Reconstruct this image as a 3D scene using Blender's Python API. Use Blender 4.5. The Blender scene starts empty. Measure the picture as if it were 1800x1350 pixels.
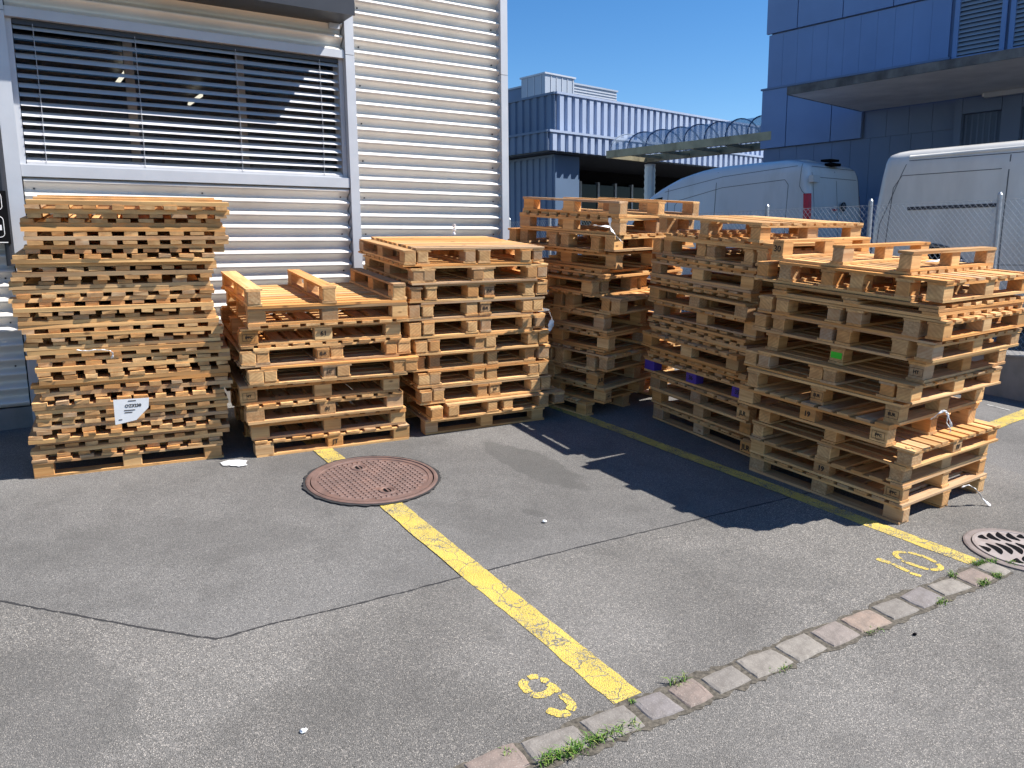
import bpy, math, random
from mathutils import Matrix, Vector
R = math.radians
# ------------------------------------------------------------ camera
F, HY, RO, H = 1400.0, 437.0, R(-0.52), 2.10
PIT = math.atan((675 - HY) / F)
FW = Vector((0, math.cos(PIT), -math.sin(PIT)))
UP0 = Vector((0, math.sin(PIT), math.cos(PIT)))
RT = Vector((1, 0, 0)) * math.cos(RO) + UP0 * math.sin(RO)
UP = -Vector((1, 0, 0)) * math.sin(RO) + UP0 * math.cos(RO)
sc = bpy.context.scene
col = sc.collection
cd = bpy.data.cameras.new('camera'); cam = bpy.data.objects.new('camera', cd); col.objects.link(cam)
cam.matrix_world = Matrix(((RT.x, UP.x, -FW.x, 0), (RT.y, UP.y, -FW.y, 0), (RT.z, UP.z, -FW.z, H), (0, 0, 0, 1)))
cd.sensor_fit = 'HORIZONTAL'; cd.sensor_width = 36; cd.lens = 36 * F / 1800
cd.clip_start = 0.05; cd.clip_end = 800
sc.camera = cam
# ------------------------------------------------------------ sky, sun, exposure
SUN_EL, SUN_AZ = R(50.5), R(-1)          # azimuth counted from +X towards +Y
S = Vector((math.cos(SUN_EL) * math.cos(SUN_AZ), math.cos(SUN_EL) * math.sin(SUN_AZ), math.sin(SUN_EL)))
w = bpy.data.worlds.new('World'); sc.world = w; w.use_nodes = True
nt = w.node_tree; bg = nt.nodes['Background']
sky = nt.nodes.new('ShaderNodeTexSky'); sky.sky_type = 'NISHITA'; sky.sun_disc = False
sky.sun_elevation = SUN_EL; sky.sun_rotation = R(90) - SUN_AZ
sky.altitude = 1500; sky.air_density = 1.1; sky.dust_density = 0.0; sky.ozone_density = 3.0
hs = nt.nodes.new('ShaderNodeHueSaturation'); hs.inputs['Saturation'].default_value = 1.30; hs.inputs['Hue'].default_value = .503
nt.links.new(sky.outputs[0], hs.inputs['Color']); nt.links.new(hs.outputs[0], bg.inputs[0]); bg.inputs[1].default_value = 0.086
sd = bpy.data.lights.new('sun', 'SUN'); so = bpy.data.objects.new('sun', sd); col.objects.link(so)
sd.energy = 5.0; sd.angle = R(0.53); sd.color = (1.0, 0.95, 0.87)
so.rotation_euler = S.to_track_quat('Z', 'Y').to_euler(); so.location = (6, 0, 12)
sc.view_settings.view_transform = 'Standard'; sc.view_settings.look = 'None'
sc.view_settings.exposure = 0.84; sc.view_settings.gamma = 1
sc.render.resolution_x = 1024; sc.render.resolution_y = 768
rnd = random.Random(7)

# ------------------------------------------------------------ the sloping yard
PA, PB = -0.0366, 0.0827
NZ = Vector((-PA, -PB, 1)).normalized()
def gp(x, y, h=0.0):
    """point of the yard's surface (raised by h) seen at a place of the 1800 x 1350 photograph"""
    d = FW * F + RT * (x - 900) - UP * (y - 675)
    t = (NZ.dot(NZ * h - Vector((0, 0, H)))) / NZ.dot(d)
    return Vector((0, 0, H)) + d * t
FN = Vector((.75, .66, 0)); FD = Vector((-.66, .75, 0))     # fence normal / direction
WD = Vector((.838, .545, 0)); WN = Vector((-.545, .838, 0)); WOFF = 7.6   # corrugated wall
WD.normalize(); WN.normalize(); FN.normalize(); FD.normalize()
def smooth(a, b, x):
    t = min(1, max(0, (x - a) / (b - a))); return t * t * (3 - 2 * t)
def gz(x, y):
    z = PA * x + PB * y
    q = FN.x * x + FN.y * y - 10.31
    far = 0.95 + 0.03 * min(6, max(0, q))
    s = smooth(-0.45, 0.1, q)
    zc = max(-1.2, min(1.1, z))
    return zc * (1 - s) + far * s

# ------------------------------------------------------------ node helpers
class NT:
    def __init__(s, name):
        s.m = bpy.data.materials.new(name); s.m.use_nodes = True; s.t = s.m.node_tree
        s.b = s.t.nodes['Principled BSDF']
    def n(s, typ, **kw):
        nd = s.t.nodes.new('ShaderNode' + typ)
        for k, v in kw.items():
            if k.startswith('i_'):
                nd.inputs[k[2:].replace('_', ' ')].default_value = v
            else: setattr(nd, k, v)
        return nd
    def l(s, a, b): s.t.links.new(a, b)
    def ramp(s, src, stops, interp='LINEAR'):
        r = s.n('ValToRGB'); r.color_ramp.interpolation = interp
        e = r.color_ramp.elements
        while len(e) < len(stops): e.new(0.5)
        for el, (p, c) in zip(e, stops):
            el.position = p; el.color = (c, c, c, 1) if isinstance(c, (int, float)) else (*c, 1)
        s.l(src, r.inputs[0]); return r.outputs[0]
    def mix(s, f, a, b, mode='MIX'):
        m = s.n('MixRGB', blend_type=mode)
        for i, v in enumerate((f, a, b)):
            if hasattr(v, 'links'): s.l(v, m.inputs[i])
            elif i == 0: m.inputs[0].default_value = v
            else: m.inputs[i].default_value = (*v, 1) if len(v) == 3 else v
        return m.outputs[0]
    def math(s, op, a, b=None):
        m = s.n('Math', operation=op)
        for i, v in enumerate((a, b)):
            if v is None: continue
            if hasattr(v, 'links'): s.l(v, m.inputs[i])
            else: m.inputs[i].default_value = v
        return m.outputs[0]
    def coord(s, scale=(1, 1, 1), offs=None, kind='Object'):
        tc = s.n('TexCoord'); mp = s.n('Mapping'); mp.inputs['Scale'].default_value = scale
        s.l(tc.outputs[kind], mp.inputs[0])
        if offs is not None: s.l(offs, mp.inputs['Location'])
        return mp.outputs[0]
    def noise(s, vec, scale, detail=3, rough=.5):
        n_ = s.n('TexNoise', i_Scale=scale, i_Detail=detail, i_Roughness=rough); s.l(vec, n_.inputs['Vector']); return n_.outputs[0]
    def col(s, c):
        if hasattr(c, 'links'): s.l(c, s.b.inputs['Base Color'])
        else: s.b.inputs['Base Color'].default_value = (*c, 1)
    def bump(s, h, st=.3, dist=.002):
        b = s.n('Bump', i_Strength=st, i_Distance=dist); s.l(h, b.inputs['Height']); s.l(b.outputs[0], s.b.inputs['Normal'])
    def rough(s, v):
        if hasattr(v, 'links'): s.l(v, s.b.inputs['Roughness'])
        else: s.b.inputs['Roughness'].default_value = v

def wood(name, axis, base=(.75, .445, .182), end=False, chip=False, dark=(.34, .135, .040)):
    t = NT(name)
    oi = t.n('ObjectInfo'); geo = t.n('NewGeometry')
    rs = t.math('ADD', t.math('MULTIPLY', oi.outputs['Random'], 37.0), t.math('MULTIPLY', geo.outputs['Random Per Island'], 53.0))
    cx = t.n('CombineXYZ')
    for i in range(3): t.l(rs, cx.inputs[i])
    if end: sca = (14, 14, 14)
    else: sca = (1.6, 26, 26) if axis == 'x' else (26, 1.6, 26)
    v = t.coord(sca, cx.outputs[0])
    g1 = t.noise(v, 1.0, 5, .6)
    v2 = t.coord((1, 1, 1), cx.outputs[0])
    big = t.noise(v2, 2.2, 3)
    rr = t.math('FRACT', t.math('MULTIPLY', t.math('ADD', oi.outputs['Random'], geo.outputs['Random Per Island']), 7.31))
    tint = t.ramp(rr, [(0, tuple(b * .60 for b in base)), (.14, (base[0] * .70, base[1] * .86, base[2] * 1.35)), (.25, base), (.5, (base[0] * 1.12, base[1] * 1.22, base[2] * 1.38)), (.72, (base[0] * .92, base[1] * .72, base[2] * .52)), (1, (base[0] * .85, base[1] * .92, base[2] * 1.02))])
    c = t.mix(t.ramp(g1, [(.38, 1.0), (.62, 0.0)]), tint, dark)
    m = t.n('MixRGB'); m.inputs[0].default_value = .52; t.l(tint, m.inputs[1]); t.l(c, m.inputs[2]); c = m.outputs[0]
    # knots
    if not end:
        vo = t.n('TexVoronoi', i_Scale=1.0); vs = (5, 11, 11) if axis == 'x' else (11, 5, 11)
        t.l(t.coord(vs, cx.outputs[0]), vo.inputs['Vector'])
        k = t.ramp(vo.outputs['Distance'], [(.07, 1.0), (.14, 0.0)])
        c = t.mix(t.math('MULTIPLY', k, .75), c, (.16, .07, .03))
    else:
        wv = t.n('TexWave', wave_type='RINGS', rings_direction='X', i_Scale=1.6, i_Distortion=3.0); t.l(t.coord((9, 9, 9), cx.outputs[0]), wv.inputs['Vector'])
        c = t.mix(t.math('MULTIPLY', wv.outputs['Fac'], .35), c, dark)
        c = t.mix(.18, c, (.46, .30, .16))
    if chip:
        vo = t.n('TexVoronoi', i_Scale=95.0); t.l(t.coord((1, 1, 1), cx.outputs[0]), vo.inputs['Vector'])
        c = t.mix(t.ramp(vo.outputs['Color'], [(.25, .5), (.55, 0.0)]), c, (.26, .15, .07))
    # weather greying and dirt
    c = t.mix(t.ramp(big, [(.56, 0.0), (.76, .32)]), c, (.34, .25, .16))
    d2 = t.noise(t.coord((1, 1, 1), cx.outputs[0]), 14, 4)
    c = t.mix(t.ramp(d2, [(.60, 0.0), (.75, .35)]), c, (.15, .10, .06))
    t.col(c); t.rough(.78); t.b.inputs['Specular IOR Level'].default_value = .25
    t.bump(g1, .5, .0015)
    return t.m
def plain(name, c, rough=.5, metal=0, var=.12, vs=6, bump=0, spec=.5, dirt=None, ds=3):
    t = NT(name)
    v = t.coord(); n1 = t.noise(v, vs, 4)
    cc = t.mix(t.ramp(n1, [(.3, 0.0), (.7, 1.0)]), tuple(x * (1 - var) for x in c), tuple(min(1, x * (1 + var)) for x in c))
    if dirt:
        n2 = t.noise(t.coord((1, 1, .25)), ds, 5, .65)
        cc = t.mix(t.ramp(n2, [(.5, 0.0), (.72, .7)]), cc, dirt)
    t.col(cc); t.rough(rough); t.b.inputs['Metallic'].default_value = metal
    t.b.inputs['Specular IOR Level'].default_value = spec
    if bump: t.bump(t.noise(v, vs * 20, 3), bump, .002)
    return t.m
def asphalt(name, lo, mid, hi, scale, stain=True, paint=None, wear=.5):
    t = NT(name)
    v = t.coord(kind='Object')
    vo = t.n('TexVoronoi', i_Scale=scale); t.l(v, vo.inputs['Vector'])
    sp = t.n('SeparateColor'); t.l(vo.outputs['Color'], sp.inputs[0])
    c = t.ramp(sp.outputs[0], [(0, lo), (.45, mid), (.78, mid), (.97, hi)])
    fine = t.noise(v, scale * 2.3, 3, .7)
    c = t.mix(.72, c, t.ramp(fine, [(.35, (0.32, .32, .32)), (.65, (.75, .74, .73))]), 'OVERLAY')
    edge = t.ramp(vo.outputs['Distance'], [(.35, 0.0), (.75, .65)])
    c = t.mix(edge, c, tuple(x * .45 for x in lo))
    big = t.noise(v, .75, 5, .62)
    c = t.mix(t.ramp(big, [(.36, .5), (.58, 0.0)]), c, tuple(x * .75 for x in lo))
    c = t.mix(t.ramp(t.noise(v, .38, 3, .5), [(.48, 0.0), (.70, .22)]), c, tuple(min(1, x * 1.5) for x in mid))
    b2 = t.noise(v, 4.5, 4, .6)
    c = t.mix(t.ramp(b2, [(.3, .28), (.5, 0.0)]), c, tuple(x * .7 for x in lo))
    if paint:
        p = t.mix(t.ramp(t.noise(v, 7, 4), [(.35, 0.0), (.7, 1.0)]), paint, tuple(x * .78 for x in paint))
        p = t.mix(t.ramp(fine, [(.33, .6), (.5, 0.0)]), p, (.22, .17, .05))
        msk = t.ramp(t.math('ADD', t.math('MULTIPLY', t.noise(v, scale * .8, 4, .75), .7), t.math('MULTIPLY', t.noise(v, 5, 4, .6), .3)), [(wear - .03, 0.0), (wear + .03, 1.0)])
        cr = t.n('TexVoronoi', feature='DISTANCE_TO_EDGE', i_Scale=5.5)
        wv = t.n('Vector' + 'Math', operation='ADD'); t.l(v, wv.inputs[0])
        nn = t.n('TexNoise', i_Scale=9.0); t.l(v, nn.inputs['Vector']); sc_ = t.n('VectorMath', operation='SCALE'); sc_.inputs['Scale'].default_value = .16
        t.l(nn.outputs['Color'], sc_.inputs[0]); t.l(sc_.outputs[0], wv.inputs[1]); t.l(wv.outputs[0], cr.inputs['Vector'])
        msk = t.math('MULTIPLY', msk, t.ramp(cr.outputs['Distance'], [(.008, .15), (.02, 1.0)]))
        c = t.mix(msk, c, p)
    t.col(c); t.rough(.86); t.b.inputs['Specular IOR Level'].default_value = .3
    hh = t.math('SUBTRACT', 1.0, vo.outputs['Distance'])
    t.bump(hh, .9, .004)
    return t.m, t
MAT = {}
MAT['wx'] = wood('wood_along_x', 'x'); MAT['wy'] = wood('wood_along_y', 'y')
MAT['we'] = wood('wood_end_grain', 'x', end=True)
MAT['chip'] = wood('pressed_chip_block', 'x', end=True, chip=True, base=(.55, .36, .18))
MAT['purple'] = plain('purple_paint', (.075, .035, .30), .6, dirt=(.1, .06, .16))
MAT['ink'] = plain('burnt_stamp', (.035, .022, .015), .8)
MAT['asph'], TA = asphalt('asphalt_fine', (.120, .116, .112), (.205, .199, .194), (.37, .352, .33), 230)
MAT['asph2'], TB = asphalt('asphalt_coarse', (.112, .107, .101), (.212, .203, .193), (.44, .405, .365), 190)
MAT['yel'], _ = asphalt('yellow_road_paint', (.085, .085, .088), (.17, .17, .172), (.4, .4, .39), 160, paint=(.68, .51, .11), wear=.458)
MAT['yel2'], _ = asphalt('yellow_worn_paint', (.085, .085, .088), (.17, .17, .172), (.4, .4, .39), 150, paint=(.62, .46, .10), wear=.45)
MAT['wht'], _ = asphalt('white_worn_paint', (.085, .085, .088), (.17, .17, .172), (.4, .4, .39), 150, paint=(.7, .7, .68), wear=.42)
MAT['tar'] = plain('tar_seal', (.028, .028, .030), .7, vs=30)
MAT['damp'], _ = asphalt('damp_asphalt', (.09, .087, .083), (.150, .145, .140), (.28, .27, .26), 230)
MAT['alu'] = plain('silver_cladding', (.72, .695, .65), .45, .15, .04, 3, dirt=(.60, .57, .52), ds=1.3)
MAT['alutrim'] = plain('silver_trim', (.47, .49, .53), .5, .25, .05, 5)
MAT['slat'] = plain('blind_slat', (.56, .56, .58), .5, .1, .04, 4)
MAT['darktrim'] = plain('anthracite_metal', (.03, .033, .042), .45, .2, .1)
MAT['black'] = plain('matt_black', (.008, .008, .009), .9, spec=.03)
MAT['blueR'] = plain('blue_panel', (.17, .26, .46), .42, 0, .06, 1.3, dirt=(.145, .225, .41), ds=.6)
MAT['blueR2'] = plain('blue_cladding', (.145, .205, .33), .5, 0, .08, 1.0, dirt=(.11, .155, .26), ds=.6)
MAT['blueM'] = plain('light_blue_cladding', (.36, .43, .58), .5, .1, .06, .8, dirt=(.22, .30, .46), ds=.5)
MAT['blueM2'] = plain('mid_and_shaded_blue_cladding', (.10, .155, .25), .5, .1, .08, .8)  # blueM with shade put in for the hall's sunless end; mid blue elsewhere
MAT['greyM'] = plain('grey_cladding', (.33, .37, .43), .5, .1, .06, .8)
MAT['conc'] = plain('concrete_soffit', (.80, .755, .69), .85, 0, .1, 2, bump=.2, dirt=(.62, .57, .51), ds=.8)
MAT['concd'] = plain('weathered_concrete_edge', (.15, .15, .145), .9, 0, .4, 4, bump=.3, dirt=(.02, .02, .022), ds=1.8)
MAT['concw'] = plain('concrete_kerb_wall', (.24, .23, .22), .9, 0, .2, 5, bump=.3, dirt=(.12, .12, .11), ds=2)
MAT['rust'] = plain('mossy_yellow_beam', (.46, .39, .24), .8, 0, .2, 3, dirt=(.12, .10, .06), ds=2)
MAT['van'] = plain('white_van_paint', (.76, .76, .76), .14, 0, .03, .8, dirt=(.60, .59, .56), ds=1.2)
MAT['van2'] = plain('cream_van_paint', (.72, .70, .65), .2, 0, .03, .8, dirt=(.55, .53, .49), ds=1.2)
MAT['seam'] = plain('panel_gap', (.10, .105, .11), .7)
MAT['redl'] = plain('red_lamp_lens', (.62, .012, .015), .2)
MAT['rubber'] = plain('rubber', (.02, .02, .02), .8)
MAT['galv'] = plain('galvanised_wire', (.42, .45, .48), .45, .5, .1, 20)
MAT['iron'] = plain('rusty_cast_iron', (.165, .105, .09), .62, .15, .25, 9, bump=.5, dirt=(.22, .12, .09), ds=7)
MAT['iron2'] = plain('worn_cast_iron', (.36, .315, .30), .5, .25, .15, 9, bump=.4, dirt=(.2, .14, .12), ds=7)
MAT['iron3'] = plain('grey_cast_iron', (.20, .165, .155), .6, .1, .2, 9, bump=.4)
MAT['film'] = plain('white_film', (.80, .81, .83), .35, 0, .05, 20)
MAT['paper'] = plain('white_paper', (.80, .80, .80), .7, 0, .03, 20)
MAT['green'] = plain('green_sticker', (.05, .62, .03), .6, 0, .03)
MAT['dirtm'] = plain('joint_dirt', (.095, .083, .066), .95, 0, .55, 60, bump=.6)
MAT['white'] = plain('white_line', (.75, .75, .75), .6, 0, .05)
def grassmat():
    t = NT('grass_blade'); oi = t.n('NewGeometry')
    c = t.ramp(oi.outputs['Random Per Island'], [(0, (.045, .13, .012)), (.6, (.12, .25, .03)), (1, (.30, .30, .09))])
    t.col(c); t.rough(.6); return t.m
MAT['grass'] = grassmat()
def cobblemat(nm, c0):
    t = NT('cobble_stone_' + nm)
    v = t.coord(kind='Object'); n1 = t.noise(v, 24, 5, .7); oi = t.n('ObjectInfo')
    c = t.mix(t.ramp(oi.outputs['Random'], [(0, 0.0), (1, .35)]), c0, tuple(x * .8 for x in c0))
    c = t.mix(t.ramp(t.noise(v, 9, 3), [(.4, .35), (.6, 0.0)]), c, tuple(x * .7 for x in c0))
    c = t.mix(t.ramp(n1, [(.35, .5), (.6, 0.0)]), c, (.11, .095, .085))
    c = t.mix(t.ramp(t.noise(v, 160, 3), [(.58, 0.0), (.72, .5)]), c, (.42, .39, .35))
    t.col(c); t.rough(.85); t.bump(n1, .8, .006); return t.m
for nm, c in (('grey', (.225, .205, .185)), ('reddish', (.235, .182, .157)), ('purplish', (.210, .190, .188)), ('pale', (.260, .236, .208)), ('orange', (.29, .218, .175)), ('pinkish', (.250, .212, .192))): MAT['cob_' + nm] = cobblemat(nm, c)
COB = ['reddish', 'grey', 'grey', 'purplish', 'reddish', 'grey', 'pale', 'pale', 'pinkish', 'orange', 'grey', 'purplish', 'pale', 'reddish', 'pale']
def glassmat(name, tint, transp):
    t = NT(name); tr = t.n('BsdfTransparent'); tr.inputs[0].default_value = (*tint, 1)
    gl = t.n('BsdfGlossy'); gl.inputs['Roughness'].default_value = .02
    lw = t.n('LayerWeight'); lw.inputs[0].default_value = .3
    mx = t.n('MixShader'); f = t.math('ADD', t.math('MULTIPLY', lw.outputs['Fresnel'], .9), transp)
    t.l(f, mx.inputs[0]); t.l(tr.outputs[0], mx.inputs[1]); t.l(gl.outputs[0], mx.inputs[2])
    t.l(mx.outputs[0], t.t.nodes['Material Output'].inputs[0]); return t.m
MAT['glass'] = glassmat('window_glass', (.55, .6, .65), .05)
MAT['dglass'] = plain('dark_window_glass', (.006, .009, .015), .12, 0, .02, spec=.12)
def sheetmat():
    t = NT('milky_vault_sheet'); tr = t.n('BsdfTransparent'); tr.inputs[0].default_value = (.9, .93, .96, 1)
    t.col((.55, .62, .70)); t.rough(.35); mx = t.n('MixShader'); mx.inputs[0].default_value = .45
    t.l(tr.outputs[0], mx.inputs[1]); t.l(t.b.outputs[0], mx.inputs[2]); t.l(mx.outputs[0], t.t.nodes['Material Output'].inputs[0]); return t.m
MAT['vault'] = sheetmat()
def emis(name, c, s):
    t = NT(name); t.b.inputs['Emission Color'].default_value = (*c, 1); t.b.inputs['Emission Strength'].default_value = s; t.col((.8, .8, .8)); return t.m
MAT['lamp'] = emis('lit_tube', (1, .8, .55), 2.0)

# ------------------------------------------------------------ mesh helpers
class MB:
    def __init__(s): s.v = []; s.f = []; s.m = []; s.mats = []
    def mi(s, m):
        if m not in s.mats: s.mats.append(m)
        return s.mats.index(m)
    def face(s, pts, m):
        b = len(s.v); s.v += [tuple(p) for p in pts]; s.f.append(tuple(range(b, b + len(pts)))); s.m.append(s.mi(m)); return s
    def hexa(s, c, m, mx=None):
        """8 corners: bottom loop 0-3, top loop 4-7; mx = material for the two x ends"""
        b = len(s.v); s.v += [tuple(p) for p in c]
        fs = [(3, 2, 1, 0), (4, 5, 6, 7), (0, 1, 5, 4), (1, 2, 6, 5), (2, 3, 7, 6), (3, 0, 4, 7)]
        for i, f in enumerate(fs):
            s.f.append(tuple(b + k for k in f))
            s.m.append(s.mi(mx if (mx and i in (3, 5)) else m))
        return s
    def box(s, a, b, m, mx=None, my=None, j=0, rg=rnd):
        x0, y0, z0 = a; x1, y1, z1 = b
        c = [(x0, y0, z0), (x1, y0, z0), (x1, y1, z0), (x0, y1, z0), (x0, y0, z1), (x1, y0, z1), (x1, y1, z1), (x0, y1, z1)]
        if j: c = [tuple(q + rg.uniform(-j, j) for q in p) for p in c]
        n0 = len(s.m); s.hexa(c, m, mx)
        if my: s.m[n0 + 2] = s.mi(my); s.m[n0 + 4] = s.mi(my)
        return s
    def obox(s, O, U, V, W, a, b, m, mx=None):
        """box in an oriented frame"""
        x0, y0, z0 = a; x1, y1, z1 = b
        g = lambda x, y, z: O + U * x + V * y + W * z
        return s.hexa([g(x0, y0, z0), g(x1, y0, z0), g(x1, y1, z0), g(x0, y1, z0), g(x0, y0, z1), g(x1, y0, z1), g(x1, y1, z1), g(x0, y1, z1)], m, mx)
    def tube(s, pts, r, m, n=8, cap=True):
        pts = [Vector(p) for p in pts]; b = len(s.v); k = len(pts)
        rs = r if isinstance(r, (list, tuple)) else [r] * k
        for i, p in enumerate(pts):
            d = (pts[min(i + 1, k - 1)] - pts[max(i - 1, 0)]).normalized()
            a = Vector((0, 0, 1)) if abs(d.z) < .9 else Vector((1, 0, 0))
            u = d.cross(a).normalized(); v = d.cross(u)
            for q in range(n):
                t = 2 * math.pi * q / n; s.v.append(tuple(p + (u * math.cos(t) + v * math.sin(t)) * rs[i]))
        mi = s.mi(m)
        for i in range(k - 1):
            for q in range(n):
                s.f.append((b + i * n + q, b + i * n + (q + 1) % n, b + (i + 1) * n + (q + 1) % n, b + (i + 1) * n + q)); s.m.append(mi)
        if cap:
            s.f.append(tuple(b + q for q in range(n))); s.m.append(mi)
            s.f.append(tuple(b + (k - 1) * n + q for q in reversed(range(n)))); s.m.append(mi)
        return s
    def grid(s, rows, m, close=False):
        b = len(s.v); nr = len(rows); nc = len(rows[0])
        for r in rows: s.v += [tuple(p) for p in r]
        mi = s.mi(m)
        for i in range(nr - 1):
            for j in range(nc if close else nc - 1):
                j2 = (j + 1) % nc
                s.f.append((b + i * nc + j, b + i * nc + j2, b + (i + 1) * nc + j2, b + (i + 1) * nc + j)); s.m.append(mi)
        return s
    def prism(s, poly, ext, m):
        """polygon (3-D points) pushed along vector ext"""
        b = len(s.v); n = len(poly); ext = Vector(ext)
        s.v += [tuple(p) for p in poly] + [tuple(Vector(p) + ext) for p in poly]; mi = s.mi(m)
        s.f.append(tuple(b + i for i in reversed(range(n)))); s.m.append(mi)
        s.f.append(tuple(b + n + i for i in range(n))); s.m.append(mi)
        for i in range(n):
            k = (i + 1) % n; s.f.append((b + i, b + k, b + n + k, b + n + i)); s.m.append(mi)
        return s
    def mesh(s, name, smooth_=False):
        me = bpy.data.meshes.new(name); me.from_pydata(s.v, [], s.f)
        for m in s.mats: me.materials.append(MAT[m] if isinstance(m, str) else m)
        for p, mi in zip(me.polygons, s.m): p.material_index = mi; p.use_smooth = smooth_
        me.update(); return me
    def build(s, name, parent=None, smooth_=False, inv=None):
        o = bpy.data.objects.new(name, s.mesh(name, smooth_)); col.objects.link(o)
        if parent is not None:
            o.parent = parent
            if inv is not None: o.matrix_parent_inverse = inv
        return o
def tag(o, label=None, cat=None, group=None, kind=None):
    if label: o['label'] = label
    if cat: o['category'] = cat
    if group: o['group'] = group
    if kind: o['kind'] = kind
    return o
def thing(name, label, cat, loc=(0, 0, 0), rz=0, group=None):
    o = bpy.data.objects.new(name, None); col.objects.link(o); o.location = loc; o.rotation_euler = (0, 0, rz)
    o.empty_display_size = .2
    return tag(o, label, cat, group)
def frame_matrix(O, ang, n=NZ):
    U = Vector((math.cos(ang), math.sin(ang), 0)); U = (U - n * U.dot(n)).normalized(); V = n.cross(U)
    return Matrix(((U.x, V.x, n.x, O.x), (U.y, V.y, n.y, O.y), (U.z, V.z, n.z, O.z), (0, 0, 0, 1)))
def text_mesh(txt, size, mat, thick=.0008, bold=.0):
    cu = bpy.data.curves.new('t', 'FONT'); cu.body = txt; cu.size = size; cu.align_x = 'CENTER'; cu.align_y = 'CENTER'; cu.extrude = thick; cu.offset = bold
    cu.resolution_u = 3
    to = bpy.data.objects.new('t', cu); col.objects.link(to)
    dg = bpy.context.evaluated_depsgraph_get(); me = bpy.data.meshes.new_from_object(to.evaluated_get(dg))
    bpy.data.objects.remove(to); bpy.data.curves.remove(cu)
    me.materials.clear(); me.materials.append(MAT[mat]); me.name = 'lettering'
    return me

# ============================================================ GROUND
def axis_pts(lo, hi, step, far):
    a = []; x = lo
    while x <= hi + 1e-6: a.append(x); x += step
    pre = [lo - d for d in far[::-1]]; post = [hi + d for d in far]
    return pre + a + post
far = [1, 2, 4, 8, 15, 30, 60, 120, 200]
xs = axis_pts(-8, 14, .5, far); ys = axis_pts(-2, 18, .25, far)
m = MB(); m.grid([[(x, y, gz(x, y)) for x in xs] for y in ys], 'asph'); g = m.build('ground'); tag(g, kind='structure')
def sheet(name, poly_px, dz, mat, kind='structure', tri=None):
    m = MB(); m.face([gp(*p) + NZ * dz for p in poly_px], mat); return m.build(name)
# older coarse asphalt on the camera's side of the joint (a thin sheet on the yard)
joint = [(-600, 1010), (-300, 1025), (0, 1058), (110, 1078), (240, 1102), (380, 1125), (500, 1092), (640, 1060), (830, 1010), (1010, 965), (1200, 920), (1390, 875), (1500, 848), (1700, 802)]
jp = [gp(*p) for p in joint]
m = MB()
ext = [Vector((p.x + 1.2, p.y - 2.2, 0)) for p in jp]
rows = []
for k in range(0, 9):
    row = []
    for p in jp:
        q = Vector((p.x + k * .35, p.y - k * .75, 0)); row.append((q.x, q.y, PA * q.x + PB * q.y + .003 if q.x * FN.x + q.y * FN.y < 9.8 else gz(q.x, q.y) + .003))
    rows.append(row)
m.grid(rows[::-1], 'asph2'); o = m.build('road'); tag(o, kind='structure')
# tar-filled crack along the joint
def ribbon(pts, width, dz, mat, name, jit=.3, sub=14, kind='structure', rg=random.Random(3), edge=0.0):
    P = []
    for i in range(len(pts) - 1):
        for k in range(sub): P.append(pts[i].lerp(pts[i + 1], k / sub))
    P.append(pts[-1]); L = []; Rr = []
    off = 0
    for i, p in enumerate(P):
        d = (P[min(i + 1, len(P) - 1)] - P[max(i - 1, 0)]).normalized(); s_ = NZ.cross(d).normalized()
        ww = width * (1 + rg.uniform(-jit, jit)) / 2; off = off * .7 + rg.uniform(-1, 1) * edge
        L.append(p + s_ * (ww + off) + NZ * dz); Rr.append(p - s_ * (ww - off) + NZ * dz)
    m = MB(); m.grid([Rr, L], mat); o = m.build(name)
    if kind: o['kind'] = kind
    return o
ribbon(jp[1:], .011, .0042, 'tar', 'tar_joint', .5, 24, edge=.0028)
# parking bay lines
def solidstrip(name, a, b, width, mat, dz=.0052, seed=1, n=60):
    rg = random.Random(seed)
    o = ribbon([a, b], width, dz, mat, name, .05, n, rg=rg, edge=.002); return o
l9a, l9b = gp(518, 750), gp(1104, 1229)
solidstrip('bay_line', l9a, l9b, .150, 'yel', seed=2)
solidstrip('bay_line', gp(940, 702), gp(1712, 989), .125, 'yel', seed=5)
solidstrip('bay_line', gp(1660, 782), gp(2150, 593), .14, 'yel2', seed=6)
solidstrip('white_line', gp(1735, 712), gp(1775, 722), .02, 'wht', seed=8)
# painted bay numbers: stencilled strokes traced on the ground
def strokes(name, polys, mat, label):
    m = MB(); rg = random.Random(11)
    for st in polys:
        w_, pts = st[0], [gp(*p) for p in st[1]]
        P = []
        n = len(pts)
        for i in range(n - 1):
            p0 = pts[max(i - 1, 0)]; p1 = pts[i]; p2 = pts[i + 1]; p3 = pts[min(i + 2, n - 1)]
            for k in range(8):
                t = k / 8; P.append(.5 * ((2 * p1) + (p2 - p0) * t + (2 * p0 - 5 * p1 + 4 * p2 - p3) * t * t + (3 * p1 - p0 - 3 * p2 + p3) * t ** 3))
        P.append(pts[-1]); L = []; Q = []
        for i, p in enumerate(P):
            d = (P[min(i + 1, len(P) - 1)] - P[max(i - 1, 0)]).normalized(); s_ = NZ.cross(d).normalized()
            e = min(1, .72 + .28 * min(i, len(P) - 1 - i) / 3.0)
            L.append(p + s_ * (w_ / 2 * e * rg.uniform(.9, 1.1)) + NZ * .0052); Q.append(p - s_ * (w_ / 2 * e * rg.uniform(.9, 1.1)) + NZ * .0052)
        m.grid([Q, L], mat)
    o = m.build(name); o['kind'] = 'structure'; return o
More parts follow.
